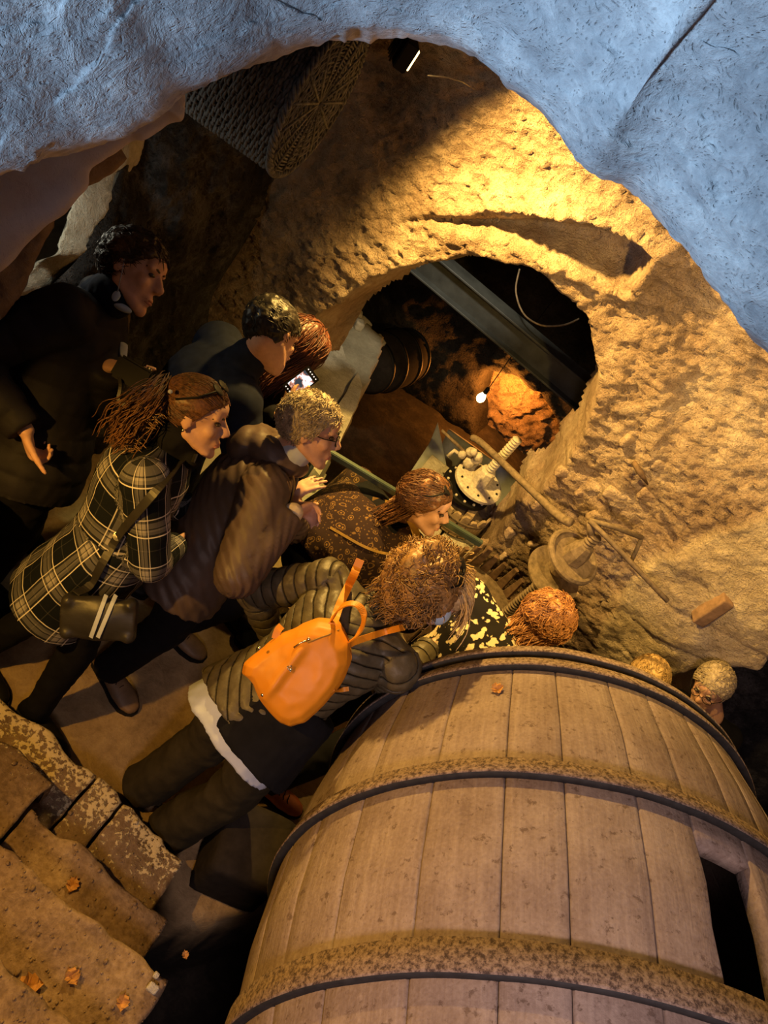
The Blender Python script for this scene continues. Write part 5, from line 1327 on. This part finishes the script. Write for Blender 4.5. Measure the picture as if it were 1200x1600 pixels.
# ---- man in the brown hooded jacket, arms folded on the rail
B1 = Person('grey-haired man in a brown hooded jacket with folded arms and glasses', P(484, 672, 2.60), CD(.93, .36, .12), CD(-.22, -.90, -.34), P(428, 718, 2.72), P(316, 862, 2.80),
            CD(.10, .45, -.85), {'R': (-.48, 1.43, 0), 'L': (-.42, 1.76, 0)},
            {'R': (P(456, 803, 2.55), CD(-.1, 1, -.3)), 'L': (P(446, 784, 2.74), CD(.3, .9, .5))}, sc=1.04, arch=.03)
B1.body(.007, {'R': (CD(.5, -.2, .85), CD(.3, .6, -.3), 1, .9), 'L': (CD(.75, -.6, -.15), CD(.4, .5, .6), -1, .2)})
B1.H.features(B1.root, brow='hair_grey')
def b1_extra(B):
    B.cap(B1.neck-B1.up*.01-B1.fr*.02, B1.neck+B1.up*.03, .085, .075)
    d = (B1.pel-B1.neck).normalized()
    B.loft([(B1.pel-d*.1, B1.rt*.18, B1.fr*.15), (B1.pel+d*.10, B1.rt*.215, B1.fr*.175), (B1.pel+d*.17, B1.rt*.215, B1.fr*.175)], 26)
def creases(a, bones, n_, tilt=0.0):
    uvf = bone_uv(bones)
    def g(co, no):
        q = uvf(co); w_ = .35*fbm(co, 9, 2); return a*(np.sin((q[:, 1]+tilt*q[:, 0])*n_+w_*6)*.5+.3*fbm(co, 14, 3))*(0.35+.65*np.clip(.5+fbm(co+4, 5, 2), 0, 1))
    return g
b1b = [(B1.pel, B1.neck, B1.fr, .15, 0, 0), (B1.shR, B1.elb['R'], B1.fr, .05, 0, 0), (B1.elb['R'], B1.wr['R'], B1.fr, .045, .3, 0), (B1.shL, B1.elb['L'], B1.fr, .05, 0, 0), (B1.elb['L'], B1.wr['L'], B1.fr, .045, .3, 0)]
B1.top('jacket', M['brown_jacket'], .028, (.085, .075, .055), .008, extra=b1_extra, disp=creases(.0070, b1b, 120, .8), smooth=4, shoulder=.085)
B = Blob()                                                        # hood lying on the shoulders
nb = B1.neck+B1.up*.03
for i in range(11):
    a0 = -2.35+4.7*i/10; a1 = -2.35+4.7*(i+1)/10
    pq = lambda a: nb-B1.fr*math.cos(a)*.088+B1.rt*math.sin(a)*.100+B1.up*(.028-.035*math.cos(a*.5))
    if i < 10: B.cap(pq(a0), pq(a1), .036+.018*math.cos(a0*.55), .036+.018*math.cos(a1*.55))
B.ell(nb-B1.fr*.125-B1.up*.045, (.085, .05, .07), B1.rt, B1.fr, B1.up)
B.build('hood', M['brown_jacket'], B1.root, .008, 4, folds(.008, 11))
B = Blob(); B.cap(B1.neck+B1.fr*.03, B1.H.w(0, -.012, -.078), .066, .058); B.build('shirt_collar', M['white_cloth'], B1.root, .007, 2)
B = Blob(); B.loft([(B1.neck-B1.up*.30+B1.fr*.145, B1.rt*.10, B1.fr*.03), (B1.neck-B1.up*.1+B1.fr*.13, B1.rt*.09, B1.fr*.035), (B1.neck+B1.fr*.075+B1.up*.01, B1.rt*.055, B1.fr*.03)], 20)
B.build('sweater_front', M['navy'], B1.root, .008, 3)
tube('zip_edge', crom([tuple(B1.neck+B1.fr*.13-B1.up*.10+B1.rt*.10), tuple(B1.neck+B1.fr*.08+B1.rt*.105), tuple(B1.neck-B1.fr*.01+B1.rt*.125+B1.up*.055), tuple(B1.neck-B1.fr*.09+B1.rt*.09+B1.up*.075)], 5), .004, M['mustard'], B1.root, 6)
for k_, tt in (('R', .86),):
    e, w_ = B1.elb[k_], B1.wr[k_]; d = (w_-e).normalized()
    B = Blob(); B.cap(e.lerp(w_, .84), e.lerp(w_, 1.02), .038, .036); B.build('cuff', M['cream'], B1.root, .006, 2)
B1.trousers(M['black_cloth'], (.10, .078, .068), .02)
B1.shoes('brown_leather', {'R': Vector((1, -.3, 0)), 'L': Vector((1, 0, 0))}, high=.095, sole='black', w_=.048)
B1.H.hair_cap(B1.root, 'hair_grey', .014, .046, -.045, .006, 70)
paths = comb(B1.H, 1500, 9, (.022, .036), 4, (0, -.5, -.7), .45, .012, .010, .0025, 1.6)
strands('hair_strands', paths, .0015, 'hair_grey', B1.root)
spectacles(B1.H, B1.root)

# ---- woman with the orange backpack
C1 = Person('woman in an olive quilted jacket with big curly hair and a face mask', P(670, 925, 2.42), CD(.86, .46, .20), CD(.05, -.72, -.62), P(585, 960, 2.50), P(402, 1112, 2.46),
            CD(.35, .86, -.30), {'R': (.12, 1.10, 0), 'L': (-.06, 1.17, 0)},
            {'R': (P(672, 1010, 2.85), CD(0, .4, 1)), 'L': (P(428, 1000, 2.80), CD(-.95, -.1, .2))}, sc=.98, arch=.09, knee=CD(.6, .4, .6), hipw=.10)
C1.body(.008)
c1b = [(C1.pel-C1.up*.05, C1.neck, -C1.fr, .16, 0, 0), (C1.shR, C1.elb['R'], C1.fr, .05, 0, 0), (C1.elb['R'], C1.wr['R'], C1.fr, .045, .3, 0), (C1.shL, C1.elb['L'], C1.fr, .05, 0, 0), (C1.elb['L'], C1.wr['L'], C1.fr, .045, .3, 0)]
c1uv = bone_uv(c1b)
def c1_phase(co):
    q = c1uv(co); ph = np.where(c1uv.idx == 0, (q[:, 1]-.55*np.abs(q[:, 0]))/.042, q[:, 1]/.044); return np.stack([ph+5, q[:, 0]], 1)
def c1_quilt(co, no): return .0075*np.abs(np.sin(PI*c1_phase(co)[:, 0]))**.4-.006+.0035*fbm(co, 24, 3)
def c1_ex(B):
    B.cap(C1.neck-C1.up*.03, C1.neck+C1.up*.03, .078, .07); d_ = (C1.pel-C1.neck).normalized()
    B.loft([(C1.pel-d_*.16, C1.rt*.165, C1.fr*.13), (C1.pel-d_*.04, C1.rt*.198, C1.fr*.158), (C1.pel+d_*.055-C1.rt*.01, C1.rt*.212, C1.fr*.172)], 30)
C1.top('quilted_jacket', M['olive_puffer'], .020, (.075, .068, .050), .006, disp=c1_quilt, uv=c1_phase, extra=c1_ex, smooth=4, lo=0, shoulder=.082)
B = Blob(); d = (C1.pel-C1.neck).normalized()
B.loft([(C1.pel-d*.10, C1.rt*.168, C1.fr*.135), (C1.pel+d*.02, C1.rt*.192, C1.fr*.155), (C1.pel+d*.125, C1.rt*.208, C1.fr*.168)], 30)
B.build('white_shirt_tail', M['white_cloth'], C1.root, .008, 3, folds(.007, 9))
B = Blob()
B.loft([(C1.pel-d*.16+C1.rt*.03, C1.rt*.170, C1.fr*.14), (C1.pel-d*.02+C1.rt*.03, C1.rt*.196, C1.fr*.16), (C1.pel+d*.090+C1.rt*.045, C1.rt*.205, C1.fr*.172)], 30)
B.build('black_sweater', M['black_cloth'], C1.root, .008, 3, folds(.005, 9))
C1.trousers(M['trouser_olive'], (.098, .086, .088), .05, .009, disp=folds(.010, 6))
C1.shoes('black', {'R': Vector((.4, 1, 0)), 'L': Vector((.2, 1, 0))}, high=.085)
C1.H.hair_cap(C1.root, 'hair_curly', .03, .05, -.07, .012, 38, bulk=lambda Q: .035*smooth01(-Q[..., 1], -.05, .05))
paths = comb(C1.H, 2300, 22, (.09, .15), 11, (0, -.9, -.6), .55, .034, .036, .009, 1.15, drop=1.0, ymax=-.01)
paths += comb(C1.H, 900, 23, (.05, .10), 8, (0, -.8, .1), .9, .050, .030, .011, 1.3, ymax=.0)
strands('curls', paths, .0019, 'hair_curly', C1.root)
paths = []
for _ in range(420):                                              # blonde fringe in front of the sunglasses
    x0 = rr.gauss(0, .030); y0 = .052+rr.random()*.03; z0 = .118+rr.gauss(0, .006)
    paths.append([C1.H.w(x0*(1+.2*j), y0+.017*j-.0018*j*j+rr.gauss(0, .0006), z0-.0035*j*j*.55-.006*j) for j in range(7)])
strands('fringe', paths, .0018, 'hair_blonde', C1.root)
B = Blob(); B.ell(C1.H.w(0, .080, .058), tuple((.062, .046, .052)), C1.H.x, C1.H.y, C1.H.z); B.build('fringe_base', M['hair_blonde'], C1.root, .005, 3, folds(.003, 40))
sunglasses(C1.H, C1.root, .035, .142, r=.028)
B = Blob(); B.ell(C1.H.w(0, .072, -.052), (.050, .040, .048), C1.H.x, C1.H.y, C1.H.z); B.build('face_mask', M['mask'], C1.root, .005, 2)
# ---- orange backpack
M['orange_leather'].name = 'orange_leather'
jk = [c_ for c_ in C1.root.children if c_.name.startswith('quilted_jacket')][0]
bpk = empty('backpack', P(465, 1050, 2.20), 'orange leather backpack worn on the back of the woman in the quilted jacket', 'backpack')
bd_ = CD(-.62, .78, 0.0); br_ = CD(.80, .60, .0)                    # down the bag, across the bag
bn_ = bd_.cross(br_).normalized()
if bn_.dot(CD(0, 0, -1)) < 0: bn_ = -bn_
kb = 2.27
def bp_pt(u_, v_, off=0.0, k_=kb): return P(u_, v_, k_)+CD(0, 0, -1)*off
# outline of the bag from the tapered top to the wide base, in its own plane
outl = [(498, 968), (528, 972), (546, 1003), (550, 1030), (538, 1060), (520, 1084), (500, 1106), (478, 1126), (456, 1134), (440, 1128), (420, 1104), (398, 1078), (378, 1050), (382, 1034), (402, 1018), (418, 1002), (440, 985), (470, 972)]
cpx = np.mean(outl, 0)
bm = bmesh.new(); lay = []
for off, sc_ in ((-.055, .90), (-.03, 1.0), (.025, 1.0), (.055, .93), (.075, .78), (.085, .5)):
    lay.append([bm.verts.new(bp_pt(*(cpx+(np.array(q)-cpx)*sc_), off)) for q in outl])
for A, B_ in zip(lay, lay[1:]):
    for k in range(len(outl)): bm.faces.new([A[k], A[(k+1) % len(outl)], B_[(k+1) % len(outl)], B_[k]])
bm.faces.new(lay[0][::-1]); bm.faces.new(lay[-1])
bmesh.ops.recalc_face_normals(bm, faces=bm.faces); tmpb = Blob(); tmpb.bm.free(); tmpb.bm = bm
def bp_disp(co, no):
    # soft ridge that folds down the middle of the bag from the zip to the rivet, and slack leather at the sides
    a = np.array(P(482, 998, kb)); b = np.array(P(415, 1082, kb)); dd = (b-a)/np.linalg.norm(b-a); w_ = co-a; t_ = w_@dd; n_ = np.array(CD(.8, .6, 0)); s_ = w_@n_
    return .014*np.exp(-(s_/.016)**2)*smooth01(t_, -.02, .04)*(1-smooth01(t_, .16, .22))-.008*np.exp(-((s_+.06)/.03)**2)+.004*fbm(co, 12, 3)
bb = tmpb.build('bag_body', M['orange_leather'], bpk, .005, 5, bp_disp)
bvb = BVHTree.FromObject(bb, bpy.context.evaluated_depsgraph_get()); bvj = BVHTree.FromObject(jk, bpy.context.evaluated_depsgraph_get())
ob_ = lambda u_, v_, off=.003: on_obj(bvb, u_, v_, off, kb-.09)
oj_ = lambda u_, v_, off=.006: on_obj(bvj, u_, v_, off, 2.3)
up_cam = lambda t_: CD(0, 0, -1)
ribbon('strap', [ob_(520, 975, .0), oj_(524, 965, .03), oj_(529, 950, .03), oj_(534, 938, .03), oj_(540, 925, .028), oj_(546, 912, .026), oj_(552, 900, .024), oj_(558, 886, .020), oj_(563, 874, .012)], up_cam, .026, .004, M['orange_leather'], bpk)
ribbon('strap', [ob_(545, 1008, .0), oj_(556, 1002, .03), oj_(580, 994, .02), oj_(605, 986, .02), oj_(630, 980, .03)], up_cam, .020, .004, M['orange_leather'], bpk)
k2 = lambda u_, v_, o_: P(u_, v_, kb-.03)+CD(0, 0, -1)*o_
ribbon('carry_handle', [ob_(518, 970, .0), k2(530, 950, .03), k2(545, 940, .05), k2(560, 942, .055), k2(569, 955, .055), k2(567, 975, .045), k2(556, 992, .03), ob_(545, 1003, .0)], lambda t_: CD(-.3, -.8, -.5), .020, .004, M['orange_leather'], bpk)
ribbon('side_strap', [ob_(520, 1080, .0), oj_(532, 1078, .01), oj_(545, 1076, .01)], up_cam, .014, .003, M['orange_leather'], bpk)
ribbon('side_tab', [ob_(430, 998, .0), P(434, 985, kb-.02), P(440, 978, kb-.01)], up_cam, .022, .003, M['orange_leather'], bpk)
zp = [ob_(480, 1004), ob_(495, 998), ob_(512, 992), ob_(530, 984)]
tube('zip', zp, .0022, M['mustard'], bpk, 6)
for (u_, v_) in ((482, 999), (454, 1046), (410, 1086), (405, 1013)):
    lathe('rivet', [(.001, -.002), (.005, -.001), (.005, .002), (.001, .004)], ob_(u_, v_, .002), CD(0, 0, 1), M['chrome'], bpk, 10, True)
tube('zip_pull', [ob_(479, 1001, .004), ob_(470, 1004, .005), ob_(459, 1012, .004)], [.003, .002, .003], M['chrome'], bpk, 6)
tube('clasp_triangle', [ob_(448, 1042, .004), ob_(456, 1040, .004), ob_(454, 1050, .004), ob_(448, 1042, .004)], .0014, M['chrome'], bpk, 5)

# ---- man at the left with the camera
D1 = Person('dark-haired man in a navy padded coat with a lowered face mask, holding a camera', P(206, 424, 2.40), CD(.88, .42, -.06), CD(-.12, -.97, .02), P(146, 470, 2.47), P(62, 690, 2.56),
            CD(.0, .35, -.92), {'R': (-1.10, 1.40, 0), 'L': (-1.25, 1.70, 0)},
            {'R': (P(40, 672, 2.30), CD(-.9, .2, -.2)), 'L': (P(172, 572, 2.42), CD(-.3, .9, .3))}, sc=1.05, arch=.03, lens=(.30, .27))
D1.body(.007, {'L': (CD(.85, .10, -.25), CD(.1, .9, .4), 1, .55), 'R': (CD(-.1, .75, .65), CD(.7, .1, .5), 1, 1.1)})
D1.H.features(D1.root)
def d1_ex(B):
    dd = (D1.pel-D1.neck).normalized()
    B.loft([(D1.pel-dd*.1, D1.rt*.19, D1.fr*.15), (D1.pel+dd*.06, D1.rt*.22, D1.fr*.18), (D1.pel+dd*.16, D1.rt*.21, D1.fr*.17)], 26)
    B.cap(D1.neck-D1.up*.02, D1.neck+D1.up*.02, .085, .062)
d1b = [(D1.pel, D1.neck, D1.fr, .15, 0, 0), (D1.shR, D1.elb['R'], D1.fr, .05, 0, 0), (D1.elb['R'], D1.wr['R'], D1.fr, .045, .3, 0), (D1.shL, D1.elb['L'], D1.fr, .05, 0, 0), (D1.elb['L'], D1.wr['L'], D1.fr, .045, .3, 0)]
d1uv = bone_uv(d1b)
D1.top('padded_coat', M['navy_puffer'], .035, (.088, .078, .055), .009, extra=d1_ex, disp=lambda co, no: .007*np.abs(np.sin(PI*d1uv(co)[:, 1]/.075))**.5-.004+.004*fbm(co, 12, 3), smooth=4, shoulder=.09)
B = Blob(); B.cap(D1.neck+D1.fr*.03+D1.up*.02, D1.H.w(0, -.02, -.085), .078, .070); B.build('scarf', M['navy'], D1.root, .008, 3, folds(.008, 14))
B = Blob(); B.loft([(D1.neck-D1.up*.16+D1.fr*.165+D1.rt*.02, D1.rt*.012, D1.fr*.012), (D1.neck-D1.up*.08+D1.fr*.135+D1.rt*.02, D1.rt*.020, D1.fr*.018)], 14); B.build('shirt_front', M['white_cloth'], D1.root, .006, 2)
D1.trousers(M['black_cloth'])
D1.shoes('black', {'R': CD(.6, .7, 0), 'L': CD(.6, .7, 0)})
D1.H.hair_cap(D1.root, 'hair_dark', .014, .045, -.05, .006, 60)
paths = comb(D1.H, 1100, 32, (.025, .04), 4, (0, .7, .1), .35, .012, .008)
strands('hair_strands', paths, .0015, 'hair_dark', D1.root)
B = Blob(); B.ell(D1.H.w(.030, .035, -.112), (.020, .034, .012), D1.H.x, D1.H.y, D1.H.z); B.ell(D1.H.w(.062, .02, -.092), (.008, .014, .018), D1.H.x, D1.H.y, D1.H.z); B.build('face_mask', M['mask'], D1.root, .004, 2)
tube('mask_loop', [D1.H.w(.082, .004, .022), D1.H.w(.080, .014, -.02), D1.H.w(.068, .022, -.080)], .0016, M['white_cloth'], D1.root, 5)
# ---- his camera
cm = P(208, 585, 2.36)
cmr = empty('camera_body', cm, 'small black photo camera in the hand of the man at the left', 'camera')
cX, cY, cZ = CD(.85, .5, .1), CD(-.5, .85, 0), None; cZ = cX.cross(cY).normalized(); cY = cZ.cross(cX).normalized()
boxy('case', cm, cZ, cX, cY, .115, .075, .045, M['black'], cmr, .008)
lathe('camera_lens', [(.030, 0), (.031, .02), (.028, .045), (.024, .05), (.020, .044)], cm+cZ*.02*(1 if cZ.dot(CD(0, 0, 1)) > 0 else -1), cZ*(1 if cZ.dot(CD(0, 0, 1)) > 0 else -1), M['black'], cmr, 24, True)
boxy('viewfinder_hump', cm-cY*.044, cZ, cX, cY, .035, .02, .035, M['black'], cmr, .005)
lathe('dial', [(.001, 0), (.009, 0), (.009, .006), (.001, .007)], cm-cY*.038+cX*.035, -cY, M['chrome'], cmr, 14)
ribbon('neck_strap', [cm-cX*.058, P(188, 600, 2.33), P(185, 625, 2.33), P(196, 632, 2.33), P(208, 622, 2.33), cm+cX*.02+cY*.04], up_cam, .010, .002, M['bag_black'], cmr)

# ---- man in the dark sweater
E1 = Person('man in a plain dark navy sweater bending forward, seen from behind, black hair', P(424, 524, 2.72), CD(.50, .50, .85), CD(-.22, -.80, -.35), P(376, 572, 2.84), P(262, 700, 2.98),
            CD(.25, .62, -.62), {'R': (-.80, 1.85, 0), 'L': (-1.05, 2.15, 0)},
            {'R': (P(430, 690, 3.0), CD(0, 1, 0)), 'L': (P(420, 600, 3.2), CD(0, .5, 1))}, sc=1.05, arch=.10)
E1.body(.012)
def e1_ex(B): B.cap(E1.neck-E1.up*.02, E1.neck.lerp(E1.H.w(0, -.03, -.07), .55), .082, .068)
E1.top('sweater', M['navy'], .030, (.085, .070, .05), .009, disp=folds(.005, 6), smooth=6, extra=e1_ex, shoulder=.095)
E1.trousers(M['black_cloth']); E1.shoes('black', {'R': CD(.6, .7, 0), 'L': CD(.6, .7, 0)})
E1.H.features(E1.root)
E1.H.hair_cap(E1.root, 'hair_black', .018, .045, -.085, .005, 60)
paths = comb(E1.H, 900, 42, (.022, .035), 4, (0, .5, -.5), .35, .014, .006)
strands('hair_strands', paths, .0014, 'hair_black', E1.root)

# ---- woman with dark red hair holding up a phone
F1 = Person('woman with long dark red hair photographing with a bright phone', P(468, 548, 2.98), CD(.55, .35, .75), CD(.10, -.80, -.50), P(450, 594, 3.14), P(396, 686, 3.36),
            CD(.55, .45, -.3), {'R': (-.58, 2.32, 0), 'L': (-.78, 2.42, 0)},
            {'R': (P(446, 634, 2.86), CD(0, 1, 0)), 'L': (P(436, 648, 2.92), CD(-.8, .6, 0))}, sc=.95, arch=.03)
F1.body(.007, {'R': (CD(.32, -.95, 0), CD(.75, .1, .5), -1, .55), 'L': (CD(.6, -.7, 0), CD(.5, .2, .5), 1, .5)})
F1.top('black_top', M['black_cloth'], .018, (.065, .055, .042), .010, disp=folds(.005, 8))
F1.trousers(M['black_cloth']); F1.shoes('black', {'R': CD(.6, .7, 0), 'L': CD(.6, .7, 0)})
F1.H.hair_cap(F1.root, 'hair_red', .028, .05, -.09, .006, 30)
paths = comb(F1.H, 1100, 52, (.20, .28), 10, (0, -.3, -1), .25, .026, .016, .005, .9, drop=1.0, ymax=.06)
strands('hair_strands', paths, .0020, 'hair_red', F1.root)
# ---- her phone
pc = P(470, 598, 2.84); ph = empty('phone', pc, 'phone with a brightly lit screen held up by the red-haired woman', 'phone')
pX = CD(.80, -.60, 0); pY = CD(.50, .70, .25); pZ = pX.cross(pY).normalized(); pY = pZ.cross(pX).normalized(); 
if pZ.dot(CD(0, 0, -1)) < 0: pZ = -pZ
boxy('phone_case', pc, pZ, pX, pY, .125, .066, .009, M['black'], ph, .003)
t = NT('phone_screen', .3, .5); v = t.coords('Object'); n = t.noise(v, 34, 4, .6); cc = t.ramp(n, [(0.40, (0.01, 0.03, 0.05)), (0.47, (0.55, 0.20, 0.12)), (0.52, (0.75, 0.85, 0.90)), (0.60, (0.9, 0.95, 1.0))])
t.l(cc, t.b.inputs['Emission Color']); t.b.inputs['Emission Strength'].default_value = 1.3; t.col((.02, .02, .02)); M['phone_screen'] = t.m
boxy('phone_screen', pc+pZ*.0052, pZ, pX, pY, .080, .056, .0008, M['phone_screen'], ph, 0)
M['icon'] = emit_mat('screen_icon', (.85, .9, .95), 1.0)
for i in range(5):
    for sg in (-1, 1):
        boxy('icon', pc+pZ*.0056+pX*(.052*sg)+pY*(-.022+.011*i), pZ, pX, pY, .004, .004, .0006, M['icon'], ph, 0)

# ---- woman in the paisley shawl
G1 = Person('brown-haired woman in a dark paisley shawl with mustard trim, looking down over the railing', P(664, 788, 2.98), CD(.88, .50, -.02), CD(-.12, -.88, -.35), P(612, 796, 3.22), P(492, 876, 3.16),
            CD(.3, .75, -.5), {'R': (-.10, 1.95, 0), 'L': (-.30, 2.02, 0)},
            {'R': (P(640, 878, 3.30), CD(.0, 1, 0)), 'L': (P(600, 820, 3.5), CD(0, .5, 1))}, sc=1.0, arch=.06)
G1.body(.008)
G1.H.features(G1.root)
G1.top('black_top', M['black_cloth'], .016, (.06, .05, .042), .010)
def g1_disp(co, no): return .004*fbm(co, 8, 3)
B = Blob(); dd = (G1.pel-G1.neck).normalized()
B.loft([(G1.neck+dd*.02, G1.rt*.09, G1.fr*.085), (G1.neck+dd*.09-G1.fr*.01, G1.rt*.225, G1.fr*.15), (G1.neck+dd*.20-G1.fr*.02, G1.rt*.245, G1.fr*.175), (G1.neck+dd*.33-G1.fr*.02, G1.rt*.23, G1.fr*.17), (G1.neck+dd*.40-G1.fr*.01, G1.rt*.15, G1.fr*.15)], 30)
B.cap(G1.shR, G1.elb['R'], .085, .08); B.cap(G1.shL, G1.elb['L'], .085, .08)
sh = B.build('shawl', M['shawl'], G1.root, .008, 5, g1_disp)
bvg = BVHTree.FromObject(sh, bpy.context.evaluated_depsgraph_get())
og = lambda u_, v_, off=.004: on_obj(bvg, u_, v_, off, 3.0)
ribbon('shawl_trim', [og(582, 782), og(600, 786), og(620, 794), og(636, 806), og(646, 822), og(652, 840)], up_cam, .030, .004, M['mustard'], G1.root)
ribbon('shawl_hem', [og(516, 824), og(540, 838), og(565, 852), og(590, 862), og(612, 866)], up_cam, .010, .004, M['mustard'], G1.root)
G1.trousers(M['black_cloth']); G1.shoes('black', {'R': CD(.6, .7, 0), 'L': CD(.6, .7, 0)})
G1.H.hair_cap(G1.root, 'hair_brown', .016, .05, -.06, .006, 30)
paths = comb(G1.H, 1100, 62, (.10, .17), 8, (0, -1, -.35), .2, .013, .012, .004, 1.0, drop=.8, ymax=.055)
strands('hair_strands', paths, .0018, 'hair_brown', G1.root)
sunglasses(G1.H, G1.root, .045, .11, r=.026)

# ---- person in the spotted coat behind the barrel
H1 = Person('person in a black coat with cream spots and auburn hair behind the huge barrel', P(850, 974, 2.86), CD(.6, .35, .7), CD(.25, -.75, -.55), P(792, 990, 2.86), P(688, 1064, 2.98),
            CD(.5, .75, -.3), {'R': (.31, 1.46, 0), 'L': (.34, 1.83, 0)},
            {'R': (P(800, 1080, 3.1), CD(.3, 1, 0)), 'L': (P(740, 960, 3.1), CD(-.3, -.3, 1))}, sc=1.0, arch=.08)
H1.body(.012)
H1.top('spotted_coat', M['spotted'], .026, (.075, .065, .05), .009, disp=folds(.006, 7), shoulder=.09)
H1.trousers(M['black_cloth'], (.10, .075, .06), .0)
H1.shoes('red_leather', {'R': CD(.60, .72, .3), 'L': CD(.6, .7, 0)}, high=.11, w_=.045)
H1.H.hair_cap(H1.root, 'hair_auburn', .020, .05, -.07, .010, 36)
paths = comb(H1.H, 1300, 72, (.07, .12), 8, (0, -.6, -.8), .4, .017, .012, .005, 1.0, drop=.9)
strands('hair_strands', paths, .002, 'hair_auburn', H1.root)

# ---- two people down in the pit behind the barrel
I1 = Person('person in the pit whose pale hair just shows above the far end of the barrel', P(1010, 1066, 3.52), CD(-.2, .3, .9), CD(.35, -.75, -.5), P(980, 1100, 3.62), (1.24, 2.50, -.02),
            CD(.7, .6, 0), {'R': (1.36, 2.48, -.92), 'L': (1.15, 2.48, -.92)}, {'R': ((1.5, 2.7, .1), (0, 0, -1)), 'L': ((1.0, 2.7, .1), (0, 0, -1))}, floor=-.92, arch=.02)
J1 = Person('grey-haired man with glasses in the pit, head showing right of the barrel', P(1110, 1074, 3.55), CD(-.70, .35, -.50), CD(.45, -.80, -.25), P(1112, 1122, 3.68), (1.70, 2.90, -.02),
            CD(-.2, .5, .8), {'R': (1.62, 2.98, -.92), 'L': (1.78, 2.82, -.92)}, {'R': ((1.5, 3.0, .0), (0, 0, -1)), 'L': ((1.72, 2.62, .0), (0, 0, -1))}, floor=-.92, arch=.02, sc=.98)
for Q_, hm in ((I1, 'hair_blonde'), (J1, 'hair_grey')):
    Q_.body(.012); Q_.top('coat', M['black_cloth'] if Q_ is J1 else M['navy'], .02, voxel=.012); Q_.trousers(M['black_cloth'], voxel=.013)
    Q_.shoes('black', {'R': Q_.fr, 'L': Q_.fr}); Q_.H.features(Q_.root, brow=hm)
    Q_.H.hair_cap(Q_.root, hm, .015, .046, -.05, .006, 60)
    paths = comb(Q_.H, 900, 82, (.03, .045), 4, (0, -.5, -.6), .35, .013, .008)
    strands('hair_strands', paths, .0018, hm, Q_.root)
spectacles(J1.H, J1.root)
# low rock parapet that hides the legs of the man at the left
tag(rock_block('trim_parapet', (-1.52, .93, .46), (1.2, .50, .93), M['floor_rock'], rot=.1, amp=.04, cuts=14, bev=.06), kind='structure')
